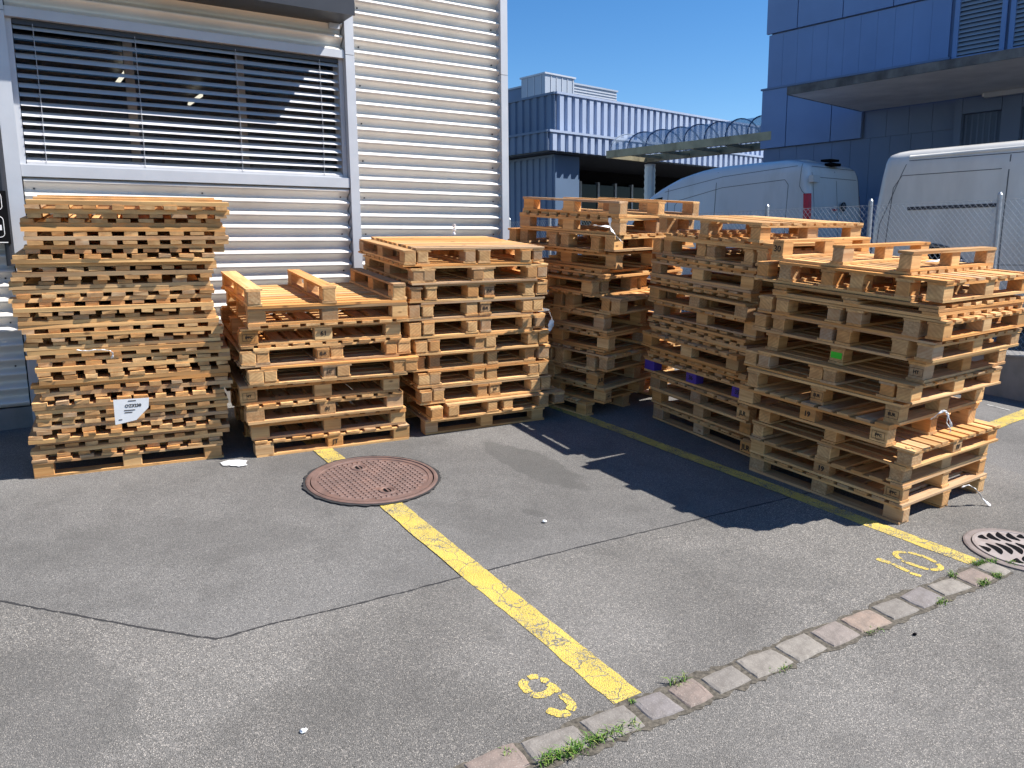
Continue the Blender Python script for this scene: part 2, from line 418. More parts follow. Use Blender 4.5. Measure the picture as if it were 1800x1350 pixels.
strokes('bay_number_nine', [
    (.034, [(928, 1193), (937, 1191), (946, 1191)]),
    (.040, [(924, 1197), (919, 1204), (924, 1212), (931, 1219)]),
    (.040, [(934, 1221), (945, 1224), (957, 1222), (966, 1217), (970, 1211)]),
    (.036, [(950, 1197), (956, 1197), (962, 1200)]),
    (.034, [(963, 1204), (972, 1208), (982, 1218)]),
    (.040, [(986, 1222), (998, 1232), (1005, 1242), (1001, 1250)]),
    (.042, [(1001, 1253), (988, 1257), (975, 1254), (962, 1249)])], 'yel', '')
strokes('bay_number_ten', [
    (.040, [(1541, 983), (1552, 987), (1566, 991)]),
    (.034, [(1568, 992), (1582, 999), (1597, 1006)]),
    (.030, [(1599, 1008), (1609, 1011), (1619, 1014)]),
    (.032, [(1592, 972), (1577, 972), (1574, 977), (1583, 984)]),
    (.032, [(1585, 986), (1600, 992), (1617, 998), (1632, 1002)]),
    (.032, [(1636, 1003), (1650, 1002), (1654, 998), (1648, 992)]),
    (.030, [(1645, 990), (1630, 982), (1612, 976), (1596, 972)])], 'yel', '')
# damp stain near the stacks
rg = random.Random(5)
def blob(name, outline, mat, dz):
    m = MB(); P = [gp(*p) + NZ * dz for p in outline]; Q = []
    for i in range(len(P)):
        for k in range(6):
            q = P[i].lerp(P[(i + 1) % len(P)], k / 6); Q.append(q + Vector((rg.uniform(-1, 1), rg.uniform(-1, 1), 0)) * .008)
    c = sum(Q, Vector()) / len(Q)
    m.face(Q, mat); return m.build(name)
# the damp stain is part of the fine asphalt's own surface
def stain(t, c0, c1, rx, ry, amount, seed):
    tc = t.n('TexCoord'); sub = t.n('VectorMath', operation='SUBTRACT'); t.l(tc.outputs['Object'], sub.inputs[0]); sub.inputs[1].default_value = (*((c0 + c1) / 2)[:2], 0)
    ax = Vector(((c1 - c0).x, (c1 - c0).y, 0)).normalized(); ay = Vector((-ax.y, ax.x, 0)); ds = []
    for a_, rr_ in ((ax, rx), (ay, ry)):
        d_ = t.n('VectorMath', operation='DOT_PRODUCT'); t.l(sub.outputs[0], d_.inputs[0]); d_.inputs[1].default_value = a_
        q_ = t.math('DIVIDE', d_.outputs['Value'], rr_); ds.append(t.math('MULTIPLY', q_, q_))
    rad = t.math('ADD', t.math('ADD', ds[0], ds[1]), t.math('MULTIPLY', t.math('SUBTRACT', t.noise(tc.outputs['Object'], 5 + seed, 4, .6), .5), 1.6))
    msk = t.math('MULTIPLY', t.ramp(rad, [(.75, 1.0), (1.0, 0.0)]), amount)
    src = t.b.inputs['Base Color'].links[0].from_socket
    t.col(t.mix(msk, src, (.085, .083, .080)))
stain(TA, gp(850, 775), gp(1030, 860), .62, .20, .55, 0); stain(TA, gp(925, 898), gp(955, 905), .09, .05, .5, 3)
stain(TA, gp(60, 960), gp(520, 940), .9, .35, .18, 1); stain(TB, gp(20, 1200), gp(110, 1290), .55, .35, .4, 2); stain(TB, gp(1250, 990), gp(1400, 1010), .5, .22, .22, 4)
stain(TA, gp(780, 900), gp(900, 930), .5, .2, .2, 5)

# ============================================================ COBBLES, DRAIN, MANHOLE
cob = [(800, 868, 1378), (873, 1346, 1), (975, 1310, 1), (1085, 1272, 1), (1158, 1243, 1), (1212, 1220, 1), (1270, 1197, 1), (1345, 1168, 1), (1410, 1138, 1), (1467, 1116, 1), (1523, 1094, 1), (1574, 1072, 1), (1615, 1053, 1), (1667, 1033, 1), (1714, 1014, 1), (1752, 1002, 1)]
cpx = [(740, 1400), (873, 1346), (975, 1311), (1085, 1272), (1160, 1243), (1212, 1221), (1268, 1197), (1345, 1168), (1411, 1139), (1467, 1116), (1523, 1094), (1574, 1072), (1617, 1053), (1667, 1033), (1712, 1014), (1748, 1002)]
cp = [gp(*p) for p in cpx]
cdir = (cp[-2] - cp[1]).normalized()
ang = math.atan2(cdir.y, cdir.x)
wh = ['reddish', 'long grey', 'grey', 'small purplish', 'smaller reddish', 'plain grey', 'broad pale', 'pale', 'pinkish', 'orange tinted', 'light grey', 'purplish', 'big pale', 'brick red', 'small pale']
ords = ['first', 'second', 'third', 'fourth', 'fifth', 'sixth', 'seventh', 'eighth', 'ninth', 'tenth', 'eleventh', 'twelfth', 'thirteenth', 'fourteenth', 'fifteenth', 'sixteenth', 'seventeenth', 'eighteenth', 'nineteenth', 'twentieth', 'twenty-first', 'twenty-second', 'twenty-third', 'twenty-fourth', 'twenty-fifth', 'twenty-sixth', 'twenty-seventh', 'twenty-eighth', 'twenty-ninth', 'thirtieth']
ribbon([cp[0] - cdir * .5, cp[3], cp[8], cp[-1] + cdir * .05], .178, .0060, 'dirtm', 'cobble_joint_dirt', .16, 40, edge=.006)
rg = random.Random(21)
for i in range(1, len(cp)):
    a = (cp[i] + cp[i - 1]) * .5 if i > 1 else cp[i] - (cp[i + 1] - cp[i]) * .5
    b = (cp[i + 1] + cp[i]) * .5 if i < len(cp) - 1 else cp[i] + (cp[i] - cp[i - 1]) * .4
    ln = (b - a).length; c = (a + b) * .5
    L2 = ln / 2 - .015; W2 = rg.uniform(.062, .073); ch = .012
    m = MB()
    def loop(s, z, n=5):
        pts = []
        cs = [(-1, -1), (1, -1), (1, 1), (-1, 1)]
        for k in range(4):
            x0, y0 = cs[k]; x1, y1 = cs[(k + 1) % 4]
            for q in range(n):
                t = q / n; pts.append(((x0 + (x1 - x0) * t) * (L2 - s), (y0 + (y1 - y0) * t) * (W2 - s), z))
        return pts
    cj = [(rg.uniform(-.010, .010), rg.uniform(-.010, .010)) for _ in range(4)]
    jit = []
    for k in range(4):
        for q in range(5):
            t = q / 5; bow = math.sin(t * math.pi) * rg.uniform(.0, .004); nx, ny = ((0, -1), (1, 0), (0, 1), (-1, 0))[k]
            jit.append((cj[k][0] * (1 - t) + cj[(k + 1) % 4][0] * t + nx * bow + rg.uniform(-.0018, .0018), cj[k][1] * (1 - t) + cj[(k + 1) % 4][1] * t + ny * bow + rg.uniform(-.0018, .0018)))
    def jl(s, z): return [(p[0] * (.985 if q % 5 == 0 else 1) + j[0], p[1] * (.97 if q % 5 == 0 else 1) + j[1], z + rg.uniform(-.001, .001)) for q, (p, j) in enumerate(zip(loop(s, z), jit))]
    rows = [jl(0, -.03), jl(0, .004), jl(.005, .009), jl(.020, .012)]
    m.grid(rows, 'cob_' + COB[i - 1], close=True)
    b0 = len(m.v) - 20
    m.f.append(tuple(range(b0, b0 + 20))); m.m.append(0)
    o = m.build('cobblestone', smooth_=False)
    o.matrix_world = frame_matrix(c + NZ * .002, ang + rg.uniform(-.05, .05))
    tag(o, f'{wh[i-1]} paving sett, {ords[i-1]} from the near end of the stone row', 'cobblestone', 'stone setts in a row along the bays')
# manhole
def disc_pts(r, z, n=64, c=(0, 0)): return [(c[0] + r * math.cos(2 * math.pi * i / n), c[1] + r * math.sin(2 * math.pi * i / n), z) for i in range(n)]
MC = gp(655, 843.5) + NZ * .006; MR = .462
man = thing('manhole_cover', 'round rusty manhole cover with grid pattern set across the yellow line', 'manhole cover'); man.matrix_world = frame_matrix(MC, R(-57))
m = MB(); m.grid([disc_pts(MR, -.004), disc_pts(MR, .008), disc_pts(MR - .012, .012), disc_pts(MR - .026, .012), disc_pts(MR - .03, .0)], 'iron', close=True)
m.build('cover_frame', man)
m = MB(); r1 = MR - .036
m.grid([disc_pts(r1, .0), disc_pts(r1, .009), disc_pts(r1 - .03, .009), disc_pts(r1 - .033, .004)], 'iron', close=True)
m.face(disc_pts(r1 - .033, .004), 'iron'); m.face(disc_pts(MR - .03, .0005), 'black')
m.build('cover_plate', man)
m = MB(); st = .0385
for i in range(-11, 12):
    for k in range(-11, 12):
        x, y = i * st, k * st; s_ = .0145
        if math.hypot(abs(x) + s_, abs(y) + s_) > r1 - .036: continue
        if math.hypot(x - .25, y) < .075 or math.hypot(x + .25, y) < .075: continue
        if math.hypot(x, y) < .0: continue
        m.hexa([(x - s_, y - s_, .003), (x + s_, y - s_, .003), (x + s_, y + s_, .003), (x - s_, y + s_, .003), (x - s_ * .7, y - s_ * .7, .0095), (x + s_ * .7, y - s_ * .7, .0095), (x + s_ * .7, y + s_ * .7, .0095), (x - s_ * .7, y + s_ * .7, .0095)], 'iron')
m.build('raised_studs', man)
for sx in (-.25, .25):
    m = MB(); m.grid([disc_pts(.062, .004, 24, (sx, 0)), disc_pts(.058, .010, 24, (sx, 0)), disc_pts(.048, .010, 24, (sx, 0)), disc_pts(.040, .005, 24, (sx, 0))], 'iron', close=True)
    m.face([(p[0], p[1] * .62, .0055) for p in disc_pts(.040, 0, 24, (sx, 0))], 'black')
    m.box((sx - .035, -.006, .006), (sx + .035, .006, .0085), 'iron')
    m.build('lifting_socket', man)
ribbon([MC + (Matrix.Rotation(2 * math.pi * i / 40, 3, 'Z') @ Vector((MR + .006, 0, 0))) + Vector((0, 0, (PA * math.cos(2 * math.pi * i / 40) + PB * math.sin(2 * math.pi * i / 40)) * (MR + .006))) for i in range(41)], .030, .0045, 'tar', 'cover_surround_gap', .5, 3, edge=.003)
# drain grate
DC = gp(1793, 969.5) + NZ * .006; DR = .305
dr = thing('drain_grate', 'round cast iron drain grate with curved slots beside the paving setts', 'drain'); dr.matrix_world = frame_matrix(DC, R(4))
m = MB(); m.grid([disc_pts(DR, -.004), disc_pts(DR, .006), disc_pts(DR - .01, .009), disc_pts(DR - .040, .009), disc_pts(DR - .043, .0)], 'iron3', close=True)
m.face(disc_pts(DR - .043, .0004), 'black'); m.build('drain_frame', dr)
m = MB(); rr = DR - .048; m.grid([disc_pts(rr, .001), disc_pts(rr, .014), disc_pts(rr - .016, .016), disc_pts(rr - .018, .013)], 'iron2', close=True)
m.face(disc_pts(rr - .018, .0128), 'iron2'); m.build('grate_plate', dr)
m = MB()
for row, y0 in enumerate((-.160, .0, .160)):
    for k in range(-4, 5):
        x0 = k * .064 + (.030 if row % 2 else 0)
        pts = []; sg = 1 if row % 2 else -1; hl = .074
        while hl > .02 and (math.hypot(x0, y0 - hl) > rr - .026 or math.hypot(x0, y0 + hl) > rr - .026): hl -= .006
        if hl < .03 or abs(x0) > rr - .03: continue
        for q in range(9):
            t = q / 8; pts.append((x0 + sg * .022 * math.sin(t * math.pi) - sg * .01, y0 - hl + 2 * hl * t, .0165))
        w_ = [.003, .012, .018, .021, .022, .021, .018, .012, .003]
        m.grid([[(p[0] - ww, p[1], p[2]) for p, ww in zip(pts, w_)], [(p[0] + ww, p[1], p[2]) for p, ww in zip(pts, w_)]], 'black')
m.build('drain_slots', dr)

# ============================================================ PALLETS
PL, PW, PH = 1.2, 1.0, .144
T = .0185; BH = PH - 3 * T
def xform(x): return x
def make_proto(seed, nsl=9, name='pallet'):
    rg = random.Random(seed); root = bpy.data.objects.new(name, None); parts = []
    def part(nm, mb): o = bpy.data.objects.new(nm, mb.mesh(nm)); o.parent = root; parts.append(o)
    ys_ = [-PW / 2 + .05, rg.uniform(-.012, .012), PW / 2 - .05]
    xs_ = [-PL / 2 + .065, rg.uniform(-.015, .015), PL / 2 - .065]
    for y in ys_:
        m = MB(); wv = .048 + rg.uniform(-.006, .004)
        m.box((-PL / 2 + rg.uniform(-.004, .006), y - wv, 0), (PL / 2 + rg.uniform(-.006, .004), y + wv, T), 'wx', 'we', j=.0022, rg=rg); part('skid', m)
        m = MB(); wv = .047 + rg.uniform(-.006, .005)
        m.box((-PL / 2 + rg.uniform(-.004, .006), y - wv, PH - 2 * T + .0008), (PL / 2 + rg.uniform(-.006, .004), y + wv, PH - T - .0008), 'wx', 'we', j=.0018, rg=rg); part('stringer', m)
        for x in xs_:
            m = MB(); bl = .063 + rg.uniform(-.004, .006); bw = .041 + rg.uniform(-.004, .003); dx, dy = rg.uniform(-.006, .006), rg.uniform(-.004, .004)
            chip = rg.random() < .13
            a = (x + dx - bl, y + dy - bw, T + .0008); b = (x + dx + bl, y + dy + bw, PH - 2 * T)
            c_ = .004
            # block with small chamfers on its four upright edges
            loopx = [(a[0] + c_, a[1]), (b[0] - c_, a[1]), (b[0], a[1] + c_), (b[0], b[1] - c_), (b[0] - c_, b[1]), (a[0] + c_, b[1]), (a[0], b[1] - c_), (a[0], a[1] + c_)]
            b0 = len(m.v); m.v += [(p[0], p[1], a[2]) for p in loopx] + [(p[0] + rg.uniform(-.001, .001), p[1] + rg.uniform(-.001, .001), b[2]) for p in loopx]
            for q in range(8):
                q2 = (q + 1) % 8; m.f.append((b0 + q, b0 + q2, b0 + 8 + q2, b0 + 8 + q)); m.m.append(m.mi('chip' if chip else ('we' if q in (2, 6) else 'wx')))
            m.f.append(tuple(b0 + 8 + q for q in range(8))); m.m.append(m.mi('wx')); m.f.append(tuple(b0 + q for q in reversed(range(8)))); m.m.append(m.mi('wx'))
            part('block', m)
    m = MB()
    pitch = (PL - .09) / (nsl - 1)
    for k in range(nsl):
        xc = -PL / 2 + .045 + pitch * k + rg.uniform(-.008, .008) * (0 if k in (0, nsl - 1) else 1)
        hw = min(pitch * .365, rg.choice([.042, .047, .050, .045]))
        y0, y1 = -PW / 2 + rg.uniform(-.005, .006), PW / 2 + rg.uniform(-.006, .005)
        m.box((xc - hw, y0, PH - T), (xc + hw, y1, PH + rg.uniform(-.002, .0015)), 'wy', None, 'we', j=.002, rg=rg)
    part('deck', m)
    return root, parts
def make_lid(seed, nsl, name='slatted_deck'):
    """a slatted board without blocks: slats across three stringers, 44 mm thick"""
    rg = random.Random(seed); root = bpy.data.objects.new(name, None); parts = []
    for y in (-PW / 2 + .05, rg.uniform(-.02, .02), PW / 2 - .05):
        m = MB(); wv = .047 + rg.uniform(-.008, .005)
        m.box((-PL / 2 + rg.uniform(-.01, .012), y - wv, 0), (PL / 2 + rg.uniform(-.012, .01), y + wv, .0212), 'wx', 'we', j=.0022, rg=rg)
        o = bpy.data.objects.new('stringer', m.mesh('stringer')); o.parent = root; parts.append(o)
    m = MB(); pitch = (PL - .09) / (nsl - 1)
    for k in range(nsl):
        xc = -PL / 2 + .045 + pitch * k + rg.uniform(-.012, .012)
        hw = rg.uniform(.034, .048)
        m.box((xc - hw, -PW / 2 + rg.uniform(-.003, .006), .022), (xc + hw, PW / 2 + rg.uniform(-.006, .003), .044 + rg.uniform(-.003, .0)), 'wy', None, 'we', j=.0025, rg=rg)
    o = bpy.data.objects.new('deck', m.mesh('deck')); o.parent = root; parts.append(o)
    return root, parts
PROT = [make_proto(100 + i, n) for i, n in enumerate((9, 10, 10, 9, 10, 9, 10, 9))]
LIDS = [make_lid(200 + i, n) for i, n in enumerate((9, 8, 9, 10, 9, 8, 9, 9))]
def place(proto, M, label, cat, group):
    root, parts = proto
    r = root.copy(); col.objects.link(r); r.matrix_world = M; tag(r, label, cat, group)
    ch = []
    for p in parts:
        c = p.copy(); col.objects.link(c); c.parent = r; ch.append(c)
    return r, ch
class Stack:
    def __init__(s, O, ang, su, sv, desc, group, total):
        s.M = frame_matrix(O, ang); s.su, s.sv = su, sv; s.z = 0; s.desc = desc; s.group = group; s.i = 0; s.total = total; s.items = []
    def lab(s, what):
        i = s.i; s.i += 1; n = s.total
        if i == 0: w_ = 'bottom ' + what + ' of'
        elif i == n - 1: w_ = 'topmost ' + what + ' of'
        elif i < n * .6: w_ = what + ', ' + ords[i] + ' from the ground in'
        else: w_ = what + ', ' + ords[n - 1 - i] + ' from the top of'
        return w_ + ' the ' + s.desc
    def put(s, h, orient='u', inv=False, du=0, dv=0, yaw=0, what='wooden pallet', z=None, tilt=0, su=None, sv=None):
        su = su or s.su; sv = sv or s.sv
        z0 = s.z if z is None else z
        proto = PROT[rnd.randrange(len(PROT))]
        c = Matrix.Translation((su / 2 + du, sv / 2 + dv, z0))
        rot = Matrix.Rotation(R(yaw), 4, 'Z') @ Matrix.Rotation(R(tilt), 4, 'Y')
        if orient == 'u': S_ = Matrix.Diagonal((su / PL, sv / PW, h / PH, 1)); rt = Matrix.Identity(4)
        else: S_ = Matrix.Diagonal((sv / PL, su / PW, h / PH, 1)); rt = Matrix.Rotation(R(90), 4, 'Z')
        if rnd.random() < .5: rt = rt @ Matrix.Rotation(R(180), 4, 'Z')
        fl = Matrix.Translation((0, 0, h)) @ Matrix.Rotation(R(180), 4, 'X') if inv else Matrix.Identity(4)
        r, ch = place(proto, s.M @ c @ rot @ rt @ fl @ S_, s.lab(('upturned ' if inv else '') + what), 'pallet', s.group)
        s.items.append((r, ch))
        if z is None: s.z += h + .001
        return r, ch
    def pair(s, h, orient='v', off=.13, du=0, dv=0, yaw=0, dv2=0):
        """two pallets nested into each other: one upturned, one upright between its runners"""
        z0 = s.z; t = T * (h / (PH + T)); hh = h - t
        a = (-off / 2, off / 2)
        sh = (lambda o: dict(du=du + o, dv=dv)) if orient == 'v' else (lambda o: dict(du=du, dv=dv + o))
        k = sh(a[0]); s.put(hh - .0005, orient, True, yaw=yaw, z=z0, what='nested pallet', **k)
        k = sh(a[1]); k['dv'] += dv2; r = s.put(hh - .0005, orient, False, yaw=yaw + rnd.uniform(-.4, .4), z=z0 + t + .001, what='nested pallet', **k)
        s.z = z0 + h + .002; return r
    def lid(s, n, du=0, dv=0, h=.042, orient='u', flips=None):
        for k in range(n):
            inv = rnd.random() < .5 if flips is None else flips
            proto = LIDS[rnd.randrange(len(LIDS))]
            c = Matrix.Translation((s.su / 2 + du + rnd.uniform(-.025, .025), s.sv / 2 + dv + rnd.uniform(-.012, .012), s.z))
            S_ = Matrix.Diagonal((s.su / PL, s.sv / PW, h / .044, 1))
            if orient == 'v': S_ = Matrix.Rotation(R(90), 4, 'Z') @ Matrix.Diagonal((s.sv / PL, s.su / PW, h / .044, 1))
            fl = Matrix.Translation((0, 0, h)) @ Matrix.Rotation(R(180), 4, 'X') if inv else Matrix.Identity(4)
            if rnd.random() < .5: fl = fl @ Matrix.Identity(4)
            rot = Matrix.Rotation(R(rnd.uniform(-1.0, 1.0)), 4, 'Z')
            r, ch = place(proto, s.M @ c @ rot @ fl @ S_, s.lab('slatted deck board'), 'deck board', s.group)
            s.items.append((r, ch)); s.z += h + .0008
def stamp(block, txt, face, M_place=None, size=.05, mat='ink', box=False, bold=.0012):
    """lettering on one face of a block of a placed pallet; face = local axis sign such as '-y'"""
    bb = [Vector(c) for c in block.bound_box]; lo = Vector((min(b.x for b in bb), min(b.y for b in bb), min(b.z for b in bb))); hi = Vector((max(b.x for b in bb), max(b.y for b in bb), max(b.z for b in bb)))
    c = (lo + hi) / 2
    # choose the local side whose world normal points along `face`
    mw = block.parent.matrix_world; best = None
    for ax in range(2):
        for sg in (-1, 1):
            n = Vector((0, 0, 0)); n[ax] = sg; wn = (mw.to_3x3() @ n).normalized(); d = wn.dot(face)
            if best is None or d > best[0]: best = (d, ax, sg, wn)
    _, ax, sg, wn = best
    p = c.copy(); p[ax] = hi[ax] if sg > 0 else lo[ax]
    wp = mw @ p
    up = NZ; xr = up.cross(wn).normalized(); up2 = wn.cross(xr)
    Mt = Matrix(((xr.x, up2.x, wn.x, 0), (xr.y, up2.y, wn.y, 0), (xr.z, up2.z, wn.z, 0), (0, 0, 0, 1)))
    Mt.translation = wp + wn * .0018
    me = text_mesh(txt, size, mat, .0006, bold)
    if box:
        m = MB(); w_, h_, t_ = .045, .026, .0022
        for a, b in (((-w_, -h_, 0), (w_, -h_ + t_, .0008)), ((-w_, h_ - t_, 0), (w_, h_, .0008)), ((-w_, -h_, 0), (-w_ + t_, h_, .0008)), ((w_ - t_, -h_, 0), (w_, h_, .0008)), ((-w_ * .35, -h_, 0), (-w_ * .35 + t_, h_, .0008))): m.box(a, b, 'ink')
        # merge frame into lettering
        import bmesh
        bm = bmesh.new(); bm.from_mesh(me); bm.from_mesh(m.mesh('f')); bm.to_mesh(me); bm.free()
    o = bpy.data.objects.new('stamp', me); col.objects.link(o); o.parent = block
    o.matrix_parent_inverse = (mw).inverted(); o.matrix_world = Mt
    o.matrix_parent_inverse = Matrix.Identity(4); o.matrix_basis = mw.inverted() @ Mt
    return o
def find_block(item, px, facing=None):
    """block of a placed pallet whose centre lies nearest to a place seen in the picture"""
    best = None
    for o in item[1]:
        if o.name.split('.')[0] != 'block': continue
        bb = [Vector(c) for c in o.bound_box]; c = item[0].matrix_world @ (sum(bb, Vector()) / 8) - Vector((0, 0, H))
        z = c.dot(FW); x = 900 + F * c.dot(RT) / z; y = 675 - F * c.dot(UP) / z
        d = (x - px[0]) ** 2 + (y - px[1]) ** 2 + z * 900
        if best is None or d < best[0]: best = (d, o)
    return best[1] if best else None

FG = 'wooden pallets piled in the parking bays'
# --- stack 2, behind the manhole
s2 = Stack(gp(450, 805), R(26.3), 1.22, 1.15, 'low stack behind the manhole', 'pallets of the low stack behind the manhole', 11)
s2.put(.127, 'u'); s2.put(.142, 'u', du=-.02, dv=.02); s2.put(.145, 'u', du=-.06, dv=-.01, yaw=1); s2.put(.145, 'u', du=-.08, dv=.0, yaw=-.6)
s2.pair(.138, 'v', .10, du=.03, dv=-.04, yaw=-1, dv2=-.0)
s2.pair(.136, 'v', .10, du=-.04, dv=.0, yaw=1.2)
s2.put(.148, 'u', True, du=-.06, dv=0, yaw=-.4); s2.put(.148, 'u', True, du=-.01, dv=-.02)
s2.put(.146, 'v', True, du=-.03, dv=-.02, yaw=1.5)
# --- stack 3, at the corner of the wall
s3 = Stack(gp(752, 765), R(28), 1.15, 1.2, 'stack at the wall corner', 'pallets of the stack at the wall corner', 21)
s3.put(.135, 'u', du=-.02)
s3.pair(.128, 'v', .16, du=.07, dv=-.05, yaw=1)
h3 = [.142, .136, .138, .142, .142, .143, .142, .142, .142]
du3 = [.0, -.02, -.03, -.04, -.10, -.11, -.09, -.08, -.12]
for k in range(9): s3.pair(h3[k], 'v', [.11, .10, .14, .11, .12, .11, .13, .10, .12][k], du=du3[k] - .02, dv=rnd.uniform(-.03, .02), yaw=rnd.uniform(-1.5, 1.5))
# --- stack 1, flat slatted decks
s1 = Stack(gp(57, 843), R(25.1), 1.24, 1.1, 'tall window stack', 'slatted decks of the tall stack under the window', 36)
s1.put(.135, 'u', du=.01)
n1 = 30; hh = (1.885 - .136) / n1
dul = [.02, .05, .03, .06, .05, .08, .06, .09, .05, .10, .07, .10, .05, .03, .05, .02, .02, .03, .01, .02, .02, .02, .04, .07, .12, .13, .10, .09, .14, .15]
for k in range(n1):
    fl = [True, True, False, True, True, True, False][k % 7]
    s1.lid(1, du=dul[k], dv=rnd.uniform(-.02, .02), h=hh - .0015, flips=fl)
    s1.z += .0007
# --- stack 6, nearest the drain
A6 = R(-55)
s6 = Stack(gp(1316, 825), A6, 1.2, 1.13, 'stack beside the drain', 'pallets of the near stack beside the drain', 21)
s6.put(.138, 'u'); s6.put(.126, 'u', du=-.02, dv=.0, yaw=.5); s6.put(.122, 'v', du=-.02, dv=.01); s6.put(.118, 'v', du=.02, dv=.02, yaw=-.4)
s6.put(.142, 'u', du=-.12, dv=-.06, yaw=-1.0); s6.put(.135, 'v', du=-.10, dv=-.02, yaw=1.0)
s6.pair(.135, 'v', .12, du=-.09, dv=.0, yaw=-.8)
s6.put(.140, 'v', du=-.05, dv=.10, yaw=.6)
s6.pair(.140, 'v', .16, du=-.04, dv=.02, yaw=-.7)
s6.pair(.138, 'v', .15, du=.0, dv=.0, yaw=.8)
s6.lid(2, du=.05, dv=.0, h=.040, orient='v')
s6.pair(.152, 'v', .20, du=-.06, dv=.04, yaw=-.5)
s6.put(.146, 'v', True, du=-.07, dv=.08, yaw=1.0, su=1.04)
s6.total = s6.i
# --- stack 5, with the purple blocks
s5 = Stack(gp(1140, 733) + Vector((.025, -.045, .004)), R(-60), 1.2, 1.15, 'purple-block stack', 'pallets of the shaded stack with purple blocks', 22)
s5.put(.137, 'u'); s5.put(.142, 'u', du=-.07, dv=.03, yaw=1); s5.put(.140, 'u', du=-.02, dv=-.04, yaw=-1); s5.put(.140, 'u', du=-.15, dv=-.02, yaw=1)
s5.lid(2, du=-.12, h=.043); s5.put(.137, 'u', du=-.17, dv=-.05, yaw=-1.2); s5.lid(3, du=-.14, h=.043)
s5.put(.140, 'u', True, du=-.12, dv=.02, yaw=1.4); s5.pair(.155, 'u', .12, du=-.15, dv=.03, yaw=-1)
s5.lid(2, du=-.16, h=.04); s5.put(.140, 'u', du=-.18, dv=.0, yaw=1.5); s5.lid(1, du=-.10, h=.04); s5.pair(.152, 'v', .15, du=-.12, dv=.02)
s5.lid(1, du=-.02, h=.04)
s5.put(.145, 'v', False, du=-.10, dv=-.01, yaw=-1.0)
s5.total = s5.i
# --- stack 4, turned, in the shade at the back
s4 = Stack(Vector((-.12, 7.98, PA * -.12 + PB * 7.98)), R(-45), 1.18, 1.22, 'turned back stack', 'pallets of the turned stack at the back', 22)
s4.put(.135, 'u', du=-.02, dv=0, yaw=-2); s4.put(.14, 'u', du=.06, dv=.04, yaw=3); s4.put(.14, 'u', du=.02, dv=.06, yaw=-1); s4.pair(.16, 'v', .14, du=.03, dv=.06, yaw=1)
s4.lid(1, du=.05, dv=.08); s4.put(.138, 'u', du=.06, dv=.08, yaw=2); s4.lid(1, du=.05, dv=.08); s4.put(.14, 'u', du=.04, dv=.09, yaw=-1)
s4.pair(.16, 'v', .12, du=.10, dv=.10, yaw=2); s4.pair(.160, 'u', .14, du=-.02, dv=.06, yaw=-2); s4.lid(2, du=.02, dv=.06, h=.04); s4.put(.14, 'u', du=.06, dv=.14, yaw=1)
s4.pair(.160, 'v', .16, du=.05, dv=.08, yaw=-1.5); s4.put(.14, 'u', du=.12, dv=.08, yaw=1.2); s4.put(.145, 'u', True, du=.14, dv=.10, yaw=-1.5)
s4.total = s4.i
for s_ in (s1, s2, s3, s4, s5, s6):          # write the labels again now that every total is known
    s_.i = 0; s_.total = len(s_.items)
    for r, ch in s_.items:
        old = r['label']; what = ('upturned ' if 'upturned' in old else '') + ('nested pallet' if 'nested' in old else 'slatted deck board' if 'slatted' in old else 'wooden pallet')
        r['label'] = s_.lab(what)
print('heights', [round(s_.z, 3) for s_ in (s1, s2, s3, s4, s5, s6)], [len(s_.items) for s_ in (s1, s2, s3, s4, s5, s6)])
# stamps and coloured blocks
fr2 = -(s2.M.to_3x3() @ Vector((0, 1, 0))); fr3 = -(s3.M.to_3x3() @ Vector((0, 1, 0)))
fl5 = -(s5.M.to_3x3() @ Vector((0, 1, 0))); fl6 = -(s6.M.to_3x3() @ Vector((0, 1, 0))); fr6 = s6.M.to_3x3() @ Vector((1, 0, 0)); fl4 = s4.M.to_3x3() @ Vector((1, 0, 0))
def st(item, px, txt, fc, **k): stamp(find_block(item, px), txt, fc, **k)
st(s2.items[8], (583, 590), '61', fr2); st(s2.items[8], (445, 595), 'IPPC', fr2, size=.026, box=True)
st(s2.items[6], (580, 622), 'EUR', fr2, size=.03, box=True); st(s2.items[4], (603, 655), 'HT', fr2, size=.03, box=True)
st(s2.items[3], (455, 690), 'HT', fr2, size=.026, box=True); st(s2.items[0], (590, 775), 'JT', fr2, size=.05)
st(s2.items[2], (580, 715), '01', fr2, size=.04)
for k, (px, tx) in enumerate([((850, 516), 'EUR'), ((848, 545), 'EUR'), ((868, 482), 'EUR'), ((865, 575), 'HT'), ((745, 610), 'E'), ((868, 600), 'EUR'), ((768, 671), 'EUR'), ((855, 685), 'HT')]):
    its = [it for it in s3.items]
    best = None
    for it in its:
        b = find_block(it, px)
        if b is None: continue
        bb = [Vector(c) for c in b.bound_box]; c = it[0].matrix_world @ (sum(bb, Vector()) / 8) - Vector((0, 0, H)); z = c.dot(FW)
        d = (900 + F * c.dot(RT) / z - px[0]) ** 2 + (675 - F * c.dot(UP) / z - px[1]) ** 2
        if (best is None or d < best[0]) and not b.children: best = (d, b)
    stamp(best[1], tx, fr3, size=.028, box=True)
st(s5.items[0], (1298, 787), 'JLR', fl5, size=.06); st(s5.items[2], (1305, 712), 'JLR', fl5, size=.05)
st(s4.items[2], (1063, 677), 'JLR', fl4, size=.05); st(s4.items[1], (1038, 702), 'HT', fl4, size=.028, box=True)
for px, tx in (((1138, 635), ''), ((1210, 653), '36'), ((1292, 675), '35')):
    b = find_block(s5.items[3], px); me = b.data.copy(); b.data = me
    for i in range(len(me.materials)): me.materials[i] = MAT['purple']
    b['label'] = 'purple painted block'
    if tx: stamp(b, tx, fl5, size=.05)
